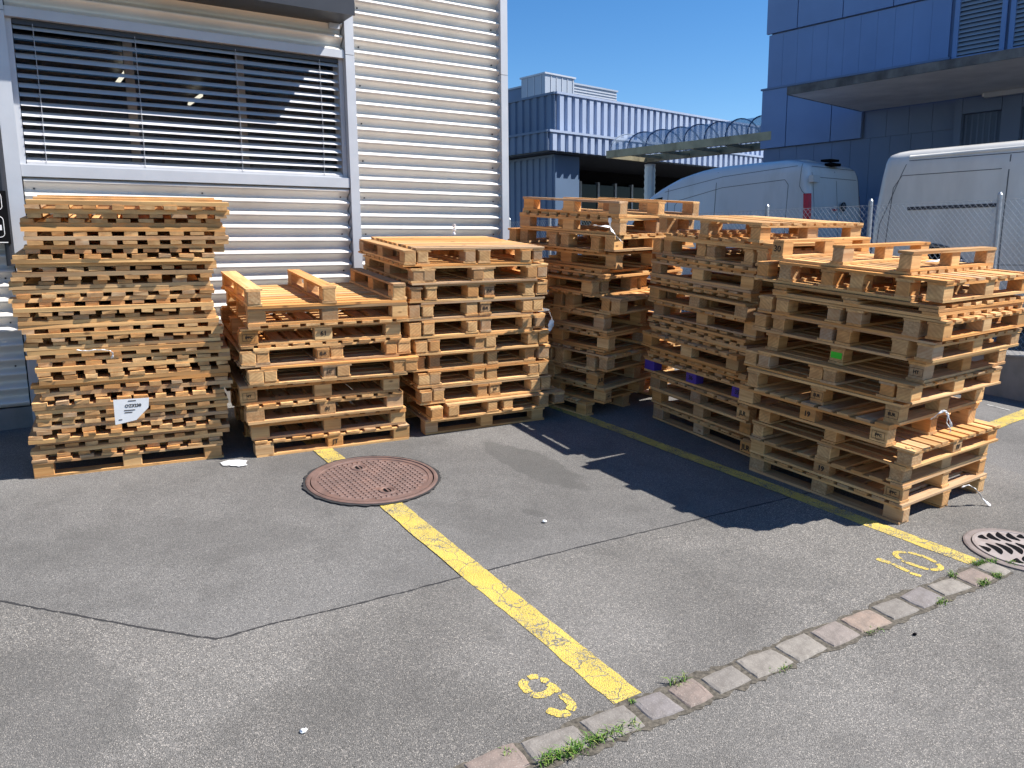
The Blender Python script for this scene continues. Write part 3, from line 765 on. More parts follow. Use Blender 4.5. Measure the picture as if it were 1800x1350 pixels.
st(s6.items[1], (1428, 823), '19', fl6, size=.05, bold=.002); st(s6.items[4], (1412, 718), '19', fl6, size=.05, bold=.002); st(s6.items[3], (1688, 778), '19', fr6, size=.045, bold=.002)
st(s6.items[1], (1557, 865), 'IPPC', fl6, size=.024, box=True); st(s6.items[4], (1535, 755), 'IPPC', fl6, size=.024, box=True)
st(s6.items[5], (1570, 690), 'EUR', fl6, size=.028, box=True); st(s6.items[5], (1415, 687), 'EUR', fl6, size=.028, box=True); st(s6.items[8], (1585, 657), 'HT', fl6, size=.028, box=True)
st(s6.items[-1], (1365, 432), '30', fl6, size=.06)
def ray(x, y): return (FW * F + RT * (x - 900) - UP * (y - 675)).normalized()
EYE = Vector((0, 0, H))
def on_face(s, x, y, axis, val):
    """point of a stack's side (a real plane through the stack) seen at a place of the photograph"""
    n = (s.M.to_3x3() @ Vector((1, 0, 0) if axis == 'u' else (0, 1, 0))); P0 = s.M @ (Vector((val, 0, 0)) if axis == 'u' else Vector((0, val, 0)))
    d = ray(x, y); return EYE + d * (n.dot(P0 - EYE) / n.dot(d))
def strap(name, pts, wd, mat, label, cat, upv=None, th=.0012, twist=0):
    P = []
    n = len(pts)
    for i in range(n - 1):
        p0 = pts[max(i - 1, 0)]; p1 = pts[i]; p2 = pts[i + 1]; p3 = pts[min(i + 2, n - 1)]
        for k in range(8):
            t = k / 8; P.append(.5 * ((2 * p1) + (p2 - p0) * t + (2 * p0 - 5 * p1 + 4 * p2 - p3) * t * t + (3 * p1 - p0 - 3 * p2 + p3) * t ** 3))
    P.append(pts[-1]); rows = []
    up = upv or Vector((0, 0, 1))
    for i, p in enumerate(P):
        d = (P[min(i + 1, len(P) - 1)] - P[max(i - 1, 0)]).normalized()
        s_ = d.cross(up); s_ = s_.normalized() if s_.length > 1e-4 else Vector((1, 0, 0)); s_ = Matrix.Rotation(twist * i / len(P), 3, d) @ s_
        w_ = wd * (.75 + .35 * math.sin(i * .7) + .15 * math.sin(i * 2.3)) / 2
        nn = s_.cross(d).normalized() * th
        rows.append([p - s_ * w_, p + nn * 4 * math.sin(i), p + s_ * w_, p + s_ * w_ + nn, p + nn * (1 + 4 * math.sin(i)), p - s_ * w_ + nn])
    m = MB(); m.grid(rows, mat, close=True); return tag(m.build(name, smooth_=True), label, cat)
# label sheet hanging on the leftmost stack
A = [on_face(s1, x_, y_, 'v', -.085) for x_, y_ in ((199, 703), (262, 699), (261, 716), (240, 738), (203, 747))]
pu = (A[1] - A[0]).normalized(); pn = -(s1.M.to_3x3() @ Vector((0, 1, 0)))
m = MB(); m.prism(A, pn * .0012, 'paper')
pl = m.build('delivery_note'); tag(pl, 'torn white delivery note stuck on the front of the tall stack under the window', 'paper label')
def sheet_text(parent, txt, x, y, size, bold=0):
    me = text_mesh(txt, size, 'ink', .0004, bold); o = bpy.data.objects.new('printed_text', me); col.objects.link(o); o.parent = parent
    up = NZ; xr = up.cross(pn).normalized(); up2 = pn.cross(xr); c = on_face(s1, x, y, 'v', -.0875)
    M_ = Matrix(((xr.x, up2.x, pn.x, c.x), (xr.y, up2.y, pn.y, c.y), (xr.z, up2.z, pn.z, c.z), (0, 0, 0, 1))); o.matrix_basis = M_; return o
sheet_text(pl, 'OZ3230', 234, 713, .030, .0008); 
for x_, y_, w_ in ((232, 704.5, .05), (228, 721, .07), (226, 725, .05), (212, 738, .022)):
    c_ = on_face(s1, x_, y_, 'v', -.0872); up_ = NZ; xr_ = up_.cross(pn).normalized(); mm = MB(); mm.obox(c_, xr_, pn.cross(xr_), pn, (-w_ / 2, -.003, 0), (w_ / 2, .003, .0004), 'ink'); o = mm.build('printed_line', pl)
f1 = lambda x, y, v=-.07: on_face(s1, x, y, 'v', v)
strap('torn_film', [f1(135, 615), f1(150, 617, -.11), f1(170, 615, -.12), f1(190, 616, -.12), f1(198, 621, -.11), f1(197, 630, -.09)], .016, 'film', 'curled white film strip poking from the middle of the tall stack', 'plastic film')
n4 = s4.M.to_3x3() @ Vector((1, 0, 0))
f4 = lambda x, y, v=1.32: on_face(s4, x, y, 'u', v)
strap('torn_film', [f4(1044, 396), f4(1060, 398), f4(1072, 398, 1.34)], .05, 'film', 'white film flap folded on the upper back stack', 'plastic film', twist=.6)
strap('torn_film', [f4(1072, 383), f4(1073, 400), f4(1082, 413, 1.36), f4(1095, 428, 1.36)], .026, 'film', 'long white film tail hanging from the top of the back stack', 'plastic film', twist=.8)
f6 = lambda x, y, v=1.24: on_face(s6, x, y, 'u', v)
strap('torn_film', [f6(1690, 857), f6(1703, 853, 1.27), f6(1717, 862, 1.3), f6(1727, 876, 1.32), gp(1741, 889, .01)], .022, 'film', 'white strap end trailing to the ground from the lowest pallet', 'plastic strap', twist=.5)
strap('torn_film', [f6(1636, 738, 1.2), f6(1650, 727), f6(1662, 722, 1.26), f6(1668, 735, 1.28), f6(1673, 750, 1.27)], .014, 'film', 'tangled clear film hanging at mid height of the near stack', 'plastic film', twist=2.5)
strap('torn_film', [f6(1660, 724, 1.25), f6(1667, 728, 1.29), f6(1664, 742, 1.28), f6(1671, 755, 1.27), f6(1668, 760, 1.26)], .008, 'film', 'thin crumpled film thread beside the tangled film', 'plastic film', twist=3)
strap('torn_film', [on_face(s3, 965, 548, 'v', -.02), on_face(s3, 970, 562, 'v', -.03), on_face(s3, 966, 582, 'v', -.02)], .05, 'film', 'grey film scrap between the corner stack and the back stack', 'plastic film', twist=1)
m = MB(); c = on_face(s6, 1455, 619, 'v', -.0); 
b = None
bestd = None
for it in s6.items:
    q = find_block(it, (1458, 619))
    if q is None: continue
    bb = [Vector(v) for v in q.bound_box]; cc = it[0].matrix_world @ (sum(bb, Vector()) / 8) - EYE; z = cc.dot(FW)
    d_ = (900 + F * cc.dot(RT) / z - 1462) ** 2 + (675 - F * cc.dot(UP) / z - 618) ** 2 + z * 300
    if bestd is None or d_ < bestd: bestd = d_; b = q; bpar = it
g_ = stamp(b, 'I', fl6, size=.01); me = MB().box((-.042, -.022, 0), (.042, .022, .001), 'green').mesh('sticker'); g_.data = me; g_.name = 'sticker'; g_['label'] = 'bright green sticker'
tp = s3.M @ Vector((.72, 1.12, s3.z + .02))
strap('torn_film', [tp, tp + Vector((.0, .01, .03)), tp + Vector((.004, .01, .065)), tp + Vector((.0, .01, .10))], .035, 'film', 'small white film tip standing up behind the wall corner stack', 'plastic film', upv=Vector((0, 1, 0)))
tp = s6.M @ Vector((.72, .80, s6.z - .112))
strap('torn_film', [tp, tp + Vector((.08, .03, .012)), tp + Vector((.16, .02, .004)), tp + Vector((.24, .06, .012))], .09, 'film', 'white film sheet lying on the topmost pallet of the near stack', 'plastic film')
# things lying on the ground
o = blob('spilt_powder', [(388, 815), (402, 811), (420, 810), (435, 811), (430, 816), (436, 819), (420, 822), (404, 820), (392, 820)], 'film', .009)
tag(o, 'small white powder spill on the asphalt between the two left stacks', 'spill')
def pebble(x, y, r, mat, label, cat='litter', n='litter_scrap'):
    m = MB(); c = gp(x, y); rg = random.Random(int(x)); rows = []
    for k, (rr, z) in enumerate(((1, .007), (1.1, .007 + r * .3), (.7, .007 + r * .8), (.1, .007 + r * .9))):
        rows.append([c + Vector((math.cos(a_ * math.pi / 4) * r * rr * rg.uniform(.7, 1.2), math.sin(a_ * math.pi / 4) * r * rr * rg.uniform(.6, 1), z)) for a_ in range(8)])
    m.grid(rows, mat, close=True); tag(m.build(n), label, cat)
pebble(957, 919, .014, 'film', 'tiny white scrap on the asphalt in the middle of the bay')
pebble(533, 1289, .013, 'film', 'tiny white scrap on the asphalt in the foreground'); pebble(537, 1286, .008, 'film', 'smaller white crumb touching the foreground scrap')
pebble(1608, 1118, .010, 'black', 'small black pebble on the road beyond the stone row', 'pebble', 'pebble')
# grass in the joints of the setts
def tuft(px, n, r, hgt, label, seed):
    rg = random.Random(seed); m = MB(); c = gp(*px)
    for k in range(n):
        t = rg.uniform(-1, 1); p = c + cdir * (t * r) + NZ.cross(cdir) * rg.gauss(0, .012) + NZ * .004
        a_ = rg.uniform(0, 2 * math.pi); ln = hgt * rg.uniform(.35, 1.1); lean = rg.uniform(.2, 1.3); wd = rg.uniform(.0014, .003)
        d = Vector((math.cos(a_), math.sin(a_), 0)); s_ = Vector((-d.y, d.x, 0)) * wd
        q1 = p + d * ln * lean * .35 + Vector((0, 0, ln * .55)); q2 = p + d * ln * lean + Vector((0, 0, ln * (.85 - .3 * lean)))
        m.face([p - s_, p + s_, q1 + s_ * .8, q1 - s_ * .8], 'grass'); m.face([q1 - s_ * .8, q1 + s_ * .8, q2], 'grass')
    tag(m.build('grass_tuft'), label, 'grass tuft', 'weeds growing between the setts')
tuft((985, 1333), 190, .10, .055, 'thick grass tuft at the near edge of the long grey sett', 1)
tuft((1062, 1299), 130, .085, .05, 'grass tuft at the near corner between the long and grey setts', 2)
tuft((1112, 1281), 22, .02, .04, 'small upright weed in front of the grey sett', 3)
tuft((1113, 1236), 26, .015, .022, 'tiny weed at the foot of the yellow line', 4)
tuft((1193, 1202), 34, .05, .05, 'sparse thin weed behind the smaller reddish sett', 5)
tuft((892, 1327), 24, .02, .03, 'small weed behind the foremost setts', 6)
tuft((1655, 1061), 50, .045, .03, 'grass tuft in front of the purplish sett', 7)
tuft((1535, 1112), 30, .05, .02, 'low weeds in front of the orange tinted sett', 8)
tuft((1722, 993), 90, .05, .035, 'grass tuft at the end of the second yellow line', 9)
tuft((1745, 990), 60, .035, .035, 'grass tuft against the drain frame', 10)
tuft((1728, 1028), 80, .04, .035, 'grass tuft in front of the brick red sett', 11)
tuft((1752, 1015), 80, .035, .035, 'grass tuft in front of the last sett', 12)
tuft((1675, 1014), 50, .025, .035, 'grass tuft behind the big pale sett', 13)
tuft((1779, 994), 40, .02, .04, 'grass tuft at the drain grate edge', 14)
tuft((1372, 1180), 36, .06, .02, 'low weeds in front of the broad pale sett', 15)

# ============================================================ CORRUGATED BUILDING
def WP(t, out, z): return WD * t + WN * (WOFF - out) + Vector((0, 0, z))
WU, WV, WZ = WD, -WN, Vector((0, 0, 1)); WO = WN * WOFF
def wallpt(x, y, out=0.0):
    d = ray(x, y); P = EYE + d * (WN.dot(WN * (WOFF - out) - EYE) / WN.dot(d)); return P.dot(WD), P.z
def wb(m, a, b, mat): m.obox(WO, WU, WV, WZ, a, b, mat); return m      # (t, out, z)
bld = thing('corrugated_building', 'silver corrugated metal building with a wide window behind the stacks', 'building', WP(2.5, 0, .7))
bi = Matrix.Translation(-bld.location)
def bpart(m, name, smooth_=False, parent=None):
    o = m.build(name, smooth_=smooth_); p = parent or bld; o.parent = p
    o.matrix_parent_inverse = bi if p is bld else Matrix.Identity(4)
    return o
PITCH = .1185
def corr(z):
    ph = ((z - 4.33) / PITCH) % 1.0      # 0 = ridge
    return .034 * (math.cos(math.pi * ph / .40) if ph < .40 else -math.cos(math.pi * (ph - .40) / .60))
def cladding(t0, t1, z0, z1, name):
    m = MB(); rows = []; z = z0; st = PITCH / 14
    n = max(2, int((z1 - z0) / st))
    cols = [t0 + (t1 - t0) * k / 6 for k in range(7)]
    lap = 0
    for i in range(n + 1):
        z = z0 + (z1 - z0) * i / n
        lp = .004 * (((z - 4.33 + PITCH * 3.3) / (PITCH * 9)) % 1.0)
        rows.append([WP(t, corr(z) + lp + .0012 * math.sin(t * 3 + z * 5), z) for t in cols])
    m.grid(rows, 'alu')
    k = math.ceil((z0 - 4.33) / PITCH)
    while 4.33 + (k + .5) * PITCH < z1 - .02:
        z = 4.33 + (k + .5) * PITCH
        if k % 3 == 0:
            for t in (t0 + .07, t1 - .07) if t1 - t0 < 2 else (t0 + .07, (t0 + t1) / 2, t1 - .07):
                wb(m, (t - .006, -.03, z - .006), (t + .006, corr(z) + .012, z + .006), 'darktrim')
        k += 1
    return bpart(m, name, True)
T1, T2, T3, TE = .245, 3.06, 3.14, 4.80
ZT = 7.6
o1 = cladding(3.15, TE, .86, ZT, 'cladding'); cladding(.31, T2 - .02, .86, 2.705, 'cladding'); cladding(.31, T2 - .02, 3.975, ZT, 'cladding'); cladding(-4.5, T1 - .06, .86, ZT, 'cladding')
for (a, b) in ((T1 - .05, .30), (T2 - .01, T3), (TE, TE + .085)):
    m = MB(); wb(m, (a, -.06, .6), (b, .062, 3.93), 'alutrim'); wb(m, (a, -.06, 3.935), (b, .062, ZT), 'alutrim'); bpart(m, 'pilaster')
m = MB()   # body behind the sheets
wb(m, (-4.5, -9, .2), (.20, -.06, ZT), 'darktrim'); wb(m, (T3 - .03, -9, .2), (TE + .07, -.062, ZT), 'darktrim')
wb(m, (.203, -9, 4.0), (T3 - .033, -.058, ZT), 'darktrim'); wb(m, (.203, -9, .2), (T3 - .033, -.058, 2.69), 'darktrim'); wb(m, (.203, -9, 2.693), (T3 - .033, -5.0, 3.997), 'darktrim')
wb(m, (-4.5, -9, ZT + .002), (TE + .1, .09, ZT + .1), 'alutrim')
bpart(m, 'building_body')
m = MB(); wb(m, (-4.5, -.055, .3), (TE + .05, .02, .85), 'concw'); bpart(m, 'plinth')
# window with venetian blind
win = MB(); wb(win, (.302, -.13, 2.70), (T2 - .012, .05, 2.79), 'alutrim'); wb(win, (.302, -.13, 2.792), (T2 - .012, .012, 2.802), 'slat')
wb(win, (.302, -.13, 3.90), (T2 - .012, .045, 3.972), 'alutrim'); wb(win, (.302, -.16, 2.804), (.345, -.01, 3.898), 'alutrim'); wb(win, (T2 - .055, -.16, 2.804), (T2 - .012, -.01, 3.898), 'alutrim')
for x in (232, 425):
    t, z = wallpt(x, 180, -.15); wb(win, (t - .035, -.20, 2.804), (t + .035, -.14, 3.898), 'concw')
wf = bpart(win, 'window')
m = MB(); wb(m, (.35, -.172, 2.806), (T2 - .06, -.168, 3.896), 'glass'); bpart(m, 'pane', parent=wf)
m = MB()
nsl = 15
for k in range(nsl):
    zc = 2.835 + (3.845 - 2.835) * k / (nsl - 1) + rnd.uniform(-.003, .003); P_ = []; tj = rnd.uniform(-.006, .006)
    for q in range(6):
        f = q / 5; oo = -.035 + (f - .5) * .072; zz = zc - (f - .5) * (.047 + tj) - .006 * (1 - (2 * f - 1) ** 2) * -1
        P_.append((oo, zz))
    rows = [[WP(.35 if e == 0 else T2 - .062, oo, zz) for oo, zz in P_] for e in (0, 1)]
    m.grid(rows, 'slat'); rows = [[p - Vector((0, 0, .0012)) for p in r] for r in rows]; m.grid(rows[::-1], 'slat')
bl = bpart(m, 'venetian_blind', True, wf)
m = MB(); wb(m, (.35, -.07, 2.804), (T2 - .062, .0, 2.822), 'slat'); wb(m, (.35, -.075, 3.86), (T2 - .062, -.005, 3.897), 'darktrim'); bpart(m, 'blind_rail', parent=wf)
for x in (72, 247, 420, 565):
    m = MB(); t, z = wallpt(x, 190, 0); m.tube([WP(t, .004, 2.81), WP(t + .004, .006, 3.3), WP(t, .004, 3.87)], .0022, 'alutrim', 5)
    for k in range(nsl): z = 2.835 + 1.01 * k / (nsl - 1); m.tube([WP(t, .004, z - .016), WP(t - .012, -.03, z + .012)], .0012, 'darktrim', 4)
    bpart(m, 'blind_cord', parent=wf)
# dim room behind the glass
m = MB(); wb(m, (.36, -4.9, 2.72), (T2 - .07, -4.85, 3.98), 'darktrim'); wb(m, (1.2, -2.4, 2.72), (1.75, -2.2, 3.6), 'blueM2'); wb(m, (2.0, -3.4, 2.72), (2.7, -3.2, 3.4), 'greyM'); wb(m, (.5, -3.0, 2.72), (.9, -2.9, 3.5), 'concd')
bpart(m, 'room_fittings')
m = MB(); wb(m, (1.37, -2.4, 3.90), (1.40, -1.5, 3.93), 'lamp'); wb(m, (2.3, -3.3, 3.90), (2.33, -2.6, 3.93), 'lamp'); bpart(m, 'ceiling_lamp')
# sun awning box over the window
m = MB(); wb(m, (-1.5, .03, 4.20), (T2 - .05, .42, 4.75), 'darktrim'); wb(m, (-1.5, .41, 4.19), (T2 - .048, .422, 4.30), 'darktrim')
aw = m.build('awning_box'); tag(aw, 'dark grey awning box over the blinds casting a slanted shadow', 'awning')
m = MB(); wb(m, (T2 - .16, .03, 4.15), (T2 - .06, .07, 4.198), 'alutrim'); m.build('bracket', aw)
# dark sign and pipe left of the window
ts, zs = wallpt(0, 335, .12); te, ze = wallpt(20, 428, .12)
m = MB(); wb(m, (ts - .6, .07, ze), (te, .12, zs), 'black'); sg = m.build('wall_sign'); tag(sg, 'black sign plate with white rounded frames at the left edge', 'sign')
m = MB()
for (x0, y0, x1, y1) in ((-40, 337, 4, 369), (-40, 380, 9, 417)):
    a_, z1_ = wallpt(x0, y0, .122); b_, z0_ = wallpt(x1, y1, .122); r_ = .03; pts = []
    for cx_, cz_, a0 in ((b_ - r_, z1_ - r_, 0), (b_ - r_, z0_ + r_, -90)):
        pts.append([(cx_ + r_ * math.cos(R(a0 + 90 - 15 * i)), cz_ + r_ * math.sin(R(a0 + 90 - 15 * i))) for i in range(7)])
    path = [(a_, z1_)] + pts[0] + pts[1] + [(a_, z0_)]
    m.tube([WP(p[0], .122, p[1]) for p in path], .0028, 'white', 5)
m.build('sign_frame', sg)
m = MB(); wb(m, (te - .16, .1205, ze + .005), (te - .02, .1222, ze + .012), 'white'); t_, z_ = wallpt(0, 400, .12); wb(m, (t_ - .02, .1205, z_ - .02), (t_ + .012, .1222, z_ + .02), 'white'); m.build('sign_lettering', sg)
t_, z_ = wallpt(5, 290, .05)
m = MB(); m.tube([WP(t_ - .02, .06, 2.0), WP(t_ - .02, .06, 3.05)], .03, 'darktrim', 12); wb(m, (t_ - .05, .0, 2.9), (t_ + .01, .05, 2.93), 'darktrim'); tag(m.build('dark_pipe'), 'dark vertical pipe on the cladding left of the window', 'pipe')

# ============================================================ FENCE, LOW WALL
FO = Vector((4.6, 10.4, 0))
def FP(t, q, z): return FO + FD * t + FN * q + Vector((0, 0, z))
fence = thing('chain_link_fence', 'galvanised chain link fence with round posts in front of the vans', 'fence', FP(2, 0, .8)); fi = Matrix.Translation(-fence.location)
for t in (-2.94, -1.477, 0, 1.47, 2.94, 4.41, 5.88, 7.0):
    m = MB(); m.tube([FP(t, 0, .45), FP(t, 0, 2.655)], .027, 'galv', 14); m.tube([FP(t, 0, 2.655), FP(t, 0, 2.685)], [.03, .012], 'galv', 14); o = m.build('post', smooth_=False); o.parent = fence; o.matrix_parent_inverse = fi
m = MB(); t0, t1, z0, z1 = -3.0, 7.0, .85, 2.60; hh_ = z1 - z0; dxs = .062; k = int((t0 - hh_) / dxs)
while k * dxs < t1 + hh_:
    x = k * dxs
    for sg_ in (1, -1):
        ta, tb = x, x + sg_ * hh_ * .8; za, zb = z0, z1
        lo, hi = (ta, tb)
        def clip(ta, za, tb, zb):
            if ta > tb: ta, za, tb, zb = tb, zb, ta, za
            if tb < t0 or ta > t1: return None
            if ta < t0: f = (t0 - ta) / (tb - ta); za = za + (zb - za) * f; ta = t0
            if tb > t1: f = (t1 - ta) / (tb - ta); zb = za + (zb - za) * f; tb = t1
            return ta, za, tb, zb
        c_ = clip(ta, za, tb, zb)
        if c_: m.tube([FP(c_[0], -.03, c_[1]), FP(c_[2], -.03, c_[3])], .0018, 'galv', 4, cap=False)
    k += 1
for z in (z0, (z0 + z1) / 2, z1): m.tube([FP(t0, -.03, z), FP(t1, -.03, z)], .0028, 'galv', 5)
o = m.build('wire_mesh'); o.parent = fence; o.matrix_parent_inverse = fi
m = MB(); m.obox(FO, FD, FN, Vector((0, 0, 1)), (-6.5, -.93, -.6), (3.3, -.55, .93), 'concw'); m.obox(FO, FD, FN, Vector((0, 0, 1)), (-6.5, -.945, .933), (3.3, -.535, .955), 'concw')
tag(m.build('low_wall'), 'low dark concrete wall with pale top in front of the fence', 'wall')

# ============================================================ VANS
def van(O, fwd, L, Hh, prof_f, prof_r, mat, name, label, wtop=.78):
    """body lofted through plan outlines; x forward from the rear, y to the left"""
    ang_ = math.atan2(fwd.y, fwd.x); root = thing(name, label, 'van', O, ang_)
    widths = [(.30, .93), (.45, .985), (.8, 1.0), (1.2, 1.0), (1.6, .985), (2.0, .955), (2.35, .935), (2.55, .905), (2.66, .85), (2.72, .74), (2.75, .52)]
    sc_ = Hh / 2.75
    def wd(z):
        for (a, wa), (b, wb_) in zip(widths, widths[1:]):
            if a <= z <= b: return wa + (wb_ - wa) * (z - a) / (b - a)
        return widths[-1][1]
    def ip(tab, z):
        if z <= tab[0][0]: return tab[0][1]
        for (a, va), (b, vb) in zip(tab, tab[1:]):
            if a <= z <= b: return va + (vb - va) * (z - a) / (b - a)
        return tab[-1][1]
    zs_ = [.30, .45, .65, .8, 1.0, 1.2, 1.35, 1.5, 1.7, 1.85, 2.0, 2.12, 2.24, 2.35, 2.46, 2.55, 2.62, 2.67, 2.71, 2.735, 2.75]
    def loop(z, n=6):
        w_ = wd(z); xr, xf = ip(prof_r, z), ip(prof_f, z); r = min(.16, w_ * .4); rf = min(.45, w_ * .5); pts = []
        for cx_, cy_, a0, rr in ((xf - rf, w_ - rf, 0, rf), (xr + r, w_ - r, 90, r), (xr + r, -w_ + r, 180, r), (xf - rf, -w_ + rf, 270, rf)):
            seq = [R(a0 + 90 * i / n) for i in range(n + 1)]
            for a_ in seq: pts.append((cx_ + rr * math.cos(a_), cy_ + rr * math.sin(a_), z * sc_))
        # add points along the sides
        out = []
        for i, p in enumerate(pts):
            out.append(p); q = pts[(i + 1) % len(pts)]
            if abs(p[0] - q[0]) > 1.0:
                for k in range(1, 10): out.append(tuple(p[j] + (q[j] - p[j]) * k / 10 for j in range(3)))
        return out
    m = MB(); m.grid([loop(z) for z in zs_], mat, close=True); lt = loop(2.75); 
    lt2 = [(p[0] + (1.0 if p[0] < 1.5 else -.5) * 0, p[1] * .0, p[2] + .02) for p in lt]
    m.grid([lt, [(p[0], p[1] * .5, p[2] + .012) for p in lt], lt2], mat, close=True)
    m.build('body', root, True)
    def side(x, z, s_, out=.003): return (x, s_ * (wd(z) + out), z * sc_)
    def line(name_, pts, s_, wdh=.008, m_='seam', parent=root):
        mm = MB(); P = []
        for i in range(len(pts) - 1):
            for k in range(8): t = k / 8; P.append((pts[i][0] + (pts[i + 1][0] - pts[i][0]) * t, pts[i][1] + (pts[i + 1][1] - pts[i][1]) * t))
        P.append(pts[-1]); a_, b_ = [], []
        for i, p in enumerate(P):
            q0 = P[max(i - 1, 0)]; q1 = P[min(i + 1, len(P) - 1)]; d = Vector((q1[0] - q0[0], q1[1] - q0[1])).normalized(); n_ = Vector((-d.y, d.x)) * wdh / 2
            a_.append(side(p[0] + n_.x, p[1] + n_.y, s_)); b_.append(side(p[0] - n_.x, p[1] - n_.y, s_))
        mm.grid([a_, b_] if s_ > 0 else [b_, a_], m_); return mm.build(name_, parent)
    return root, line, side, wd, ip, loop, sc_
pf1 = [(.3, 5.95), (.7, 6.0), (1.1, 5.9), (1.25, 5.35), (1.6, 4.95), (2.0, 4.45), (2.2, 4.15), (2.4, 3.75), (2.55, 3.35), (2.66, 2.9), (2.75, 2.3)]
pr1 = [(.3, 0), (1.2, .0), (1.8, .04), (2.4, .10), (2.6, .18), (2.75, .7)]
fw1 = Vector((-.62, .785, 0)).normalized(); lf1 = Vector((-fw1.y, fw1.x, 0))
rc = Vector((5.52, 14.9, 0)); O1 = rc - lf1 * .92; O1.z = 1.03
v1, line1, side1, wd1, ip1, loop1, k1 = van(O1, fw1, 6, 2.70, pf1, pr1, 'van', 'delivery_van', 'white high roof van seen from behind its left corner, right of the roof canopy')
line1('roof_seam', [(.35, 2.58), (2.0, 2.50), (3.5, 2.28)], 1, .010); line1('body_groove', [(.50, 1.3), (.50, 2.24), (.58, 2.34), (2.0, 2.28), (3.1, 2.08), (3.2, 1.98), (3.2, 1.3)], 1, .010)
line1('door_seam', [(2.15, .6), (2.15, 2.60)], 1, .012); line1('cab_seam', [(3.4, .6), (3.4, 2.34)], 1, .012); line1('pillar_seam', [(.26, 2.62), (.26, 2.2), (.20, 2.1), (.12, 2.04)], 1, .010)
m = MB(); pts = [(3.55, 1.45), (3.55, 2.18), (3.78, 2.15), (4.15, 1.92), (4.5, 1.5)]; m.face([side1(x, z, 1, .006) for x, z in pts][::-1], 'dglass'); m.build('side_window', v1)
# red lamp on the rear corner: follows the rounded corner
def corner_strip(van_, ipr, wdf, z0, z1, a0, a1, mat, name, off=.006, k=1, s_=1, prr=None):
    mm = MB(); rows = []
    for i in range(9):
        z = z0 + (z1 - z0) * i / 8; w_ = wdf(z); xr = ipr(prr, z); r = .16; row = []
        for q in range(9):
            a_ = R(a0 + (a1 - a0) * q / 8); row.append((xr + r + (r + off) * math.cos(a_), s_ * (w_ - r + (r + off) * math.sin(a_)), z * k))
        rows.append(row)
    mm.grid(rows, mat); return mm.build(name, van_, True)
corner_strip(v1, ip1, wd1, .75, 2.06, 108, 160, 'redl', 'tail_lamp', prr=pr1, k=k1)
corner_strip(v1, ip1, wd1, .75, 2.06, 108, 160, 'redl', 'tail_lamp', prr=pr1, k=k1, s_=-1)
def rearx(z): return ip1(pr1, z) - .004
m = MB()
for (ya, yb, za, zb) in ((.80, .795, .5, 2.45), (-.80, -.795, .5, 2.45), (0, .006, .5, 2.5)):
    rows = [[(rearx(za + (zb - za) * i / 10), y, (za + (zb - za) * i / 10) * k1) for i in range(11)] for y in (ya, ya - .012)]; m.grid(rows, 'seam')
for z in (2.56, 2.36): m.grid([[(rearx(z), y, z * k1) for y in (-.74, 0, .74)], [(rearx(z + .01), y, (z + .01) * k1) for y in (-.74, 0, .74)]], 'seam')
m.build('rear_door_gaps', v1)
m = MB(); m.box((-.0, .70, 2.22), (.09, .93, 2.34), 'van'); m.build('hinge', v1); m = MB(); m.box((-.035, .66, 1.0), (.06, .80, 1.08), 'van'); m.build('hinge', v1)
m = MB(); m.box((.10, -.16, 2.56), (.25, .16, 2.61), 'black'); m.box((.22, -.30, 2.66), (.42, .02, 2.70), 'black'); m.build('high_brake_lamp', v1)
# round dark badge with pale interlocked strokes
bd = MB(); cyb, czb, rb = -.14, 1.80, .085
ring = [(-.022, cyb + rb * math.cos(2 * math.pi * i / 28), czb + rb * math.sin(2 * math.pi * i / 28)) for i in range(28)]
bd.prism(ring, (.02, 0, 0), 'darktrim')
def bar(a, b): 
    d = Vector((0, b[0] - a[0], b[1] - a[1])).normalized(); n_ = Vector((0, -d.z, d.y)) * .006
    A_ = Vector((-.0245, cyb - a[0], czb + a[1])); B_ = Vector((-.0245, cyb - b[0], czb + b[1])); n_ = Vector((0, (B_ - A_).z, -(B_ - A_).y)).normalized() * .006
    bd.face([A_ + n_, B_ + n_, B_ - n_, A_ - n_], 'galv')
for a, b in (((-.035, .065), (0, .0)), ((0, .0), (.035, .065)), ((-.065, .03), (-.03, -.06)), ((-.03, -.06), (0, -.01)), ((0, -.01), (.03, -.06)), ((.03, -.06), (.065, .03))): bar(a, b)
bd.build('badge', v1)
me = text_mesh('crafter', .075, 'redl', .002, .0015); o = bpy.data.objects.new('lettering', me); col.objects.link(o); o.parent = v1; o.matrix_basis = Matrix(((0, 0, -1, -.014), (-1, 0, 0, .17), (0, 1, 0, 1.74), (0, 0, 0, 1)))
m = MB(); m.box((-.03, -.27, .80), (-.012, .27, .92), 'white'); m.box((-.05, -.95, .32), (.02, .95, .5), 'black'); m.build('rear_bumper', v1)
def wheels(v, xs_, y=1.0, z=.33):
    for x in xs_:
        for s_ in (1, -1):
            m = MB(); n = 28
            def rg_(r, yy): return [(x + r * math.cos(2 * math.pi * i / n), s_ * yy, z + r * math.sin(2 * math.pi * i / n)) for i in range(n)]
            m.grid([rg_(.16, y - .02), rg_(.20, y - .02), rg_(.22, y + .005), rg_(.33, y + .005), rg_(.35, y - .03), rg_(.35, y - .22), rg_(.1, y - .22)][::int(s_)], 'rubber', close=True); w_ = m.build('wheel', v, True)
            m = MB(); m.face(rg_(.19, y - .015)[::int(s_)], 'galv'); m.build('rim', w_)
wheels(v1, (1.15, 4.85))
pf2 = [(.3, 6.5), (1.1, 6.4), (1.3, 5.8), (2.0, 5.2), (2.5, 4.5), (2.75, 3.8)]
pr2 = [(.3, .0), (1.6, .0), (1.9, .02), (2.4, .07), (2.66, .10), (2.75, .25)]
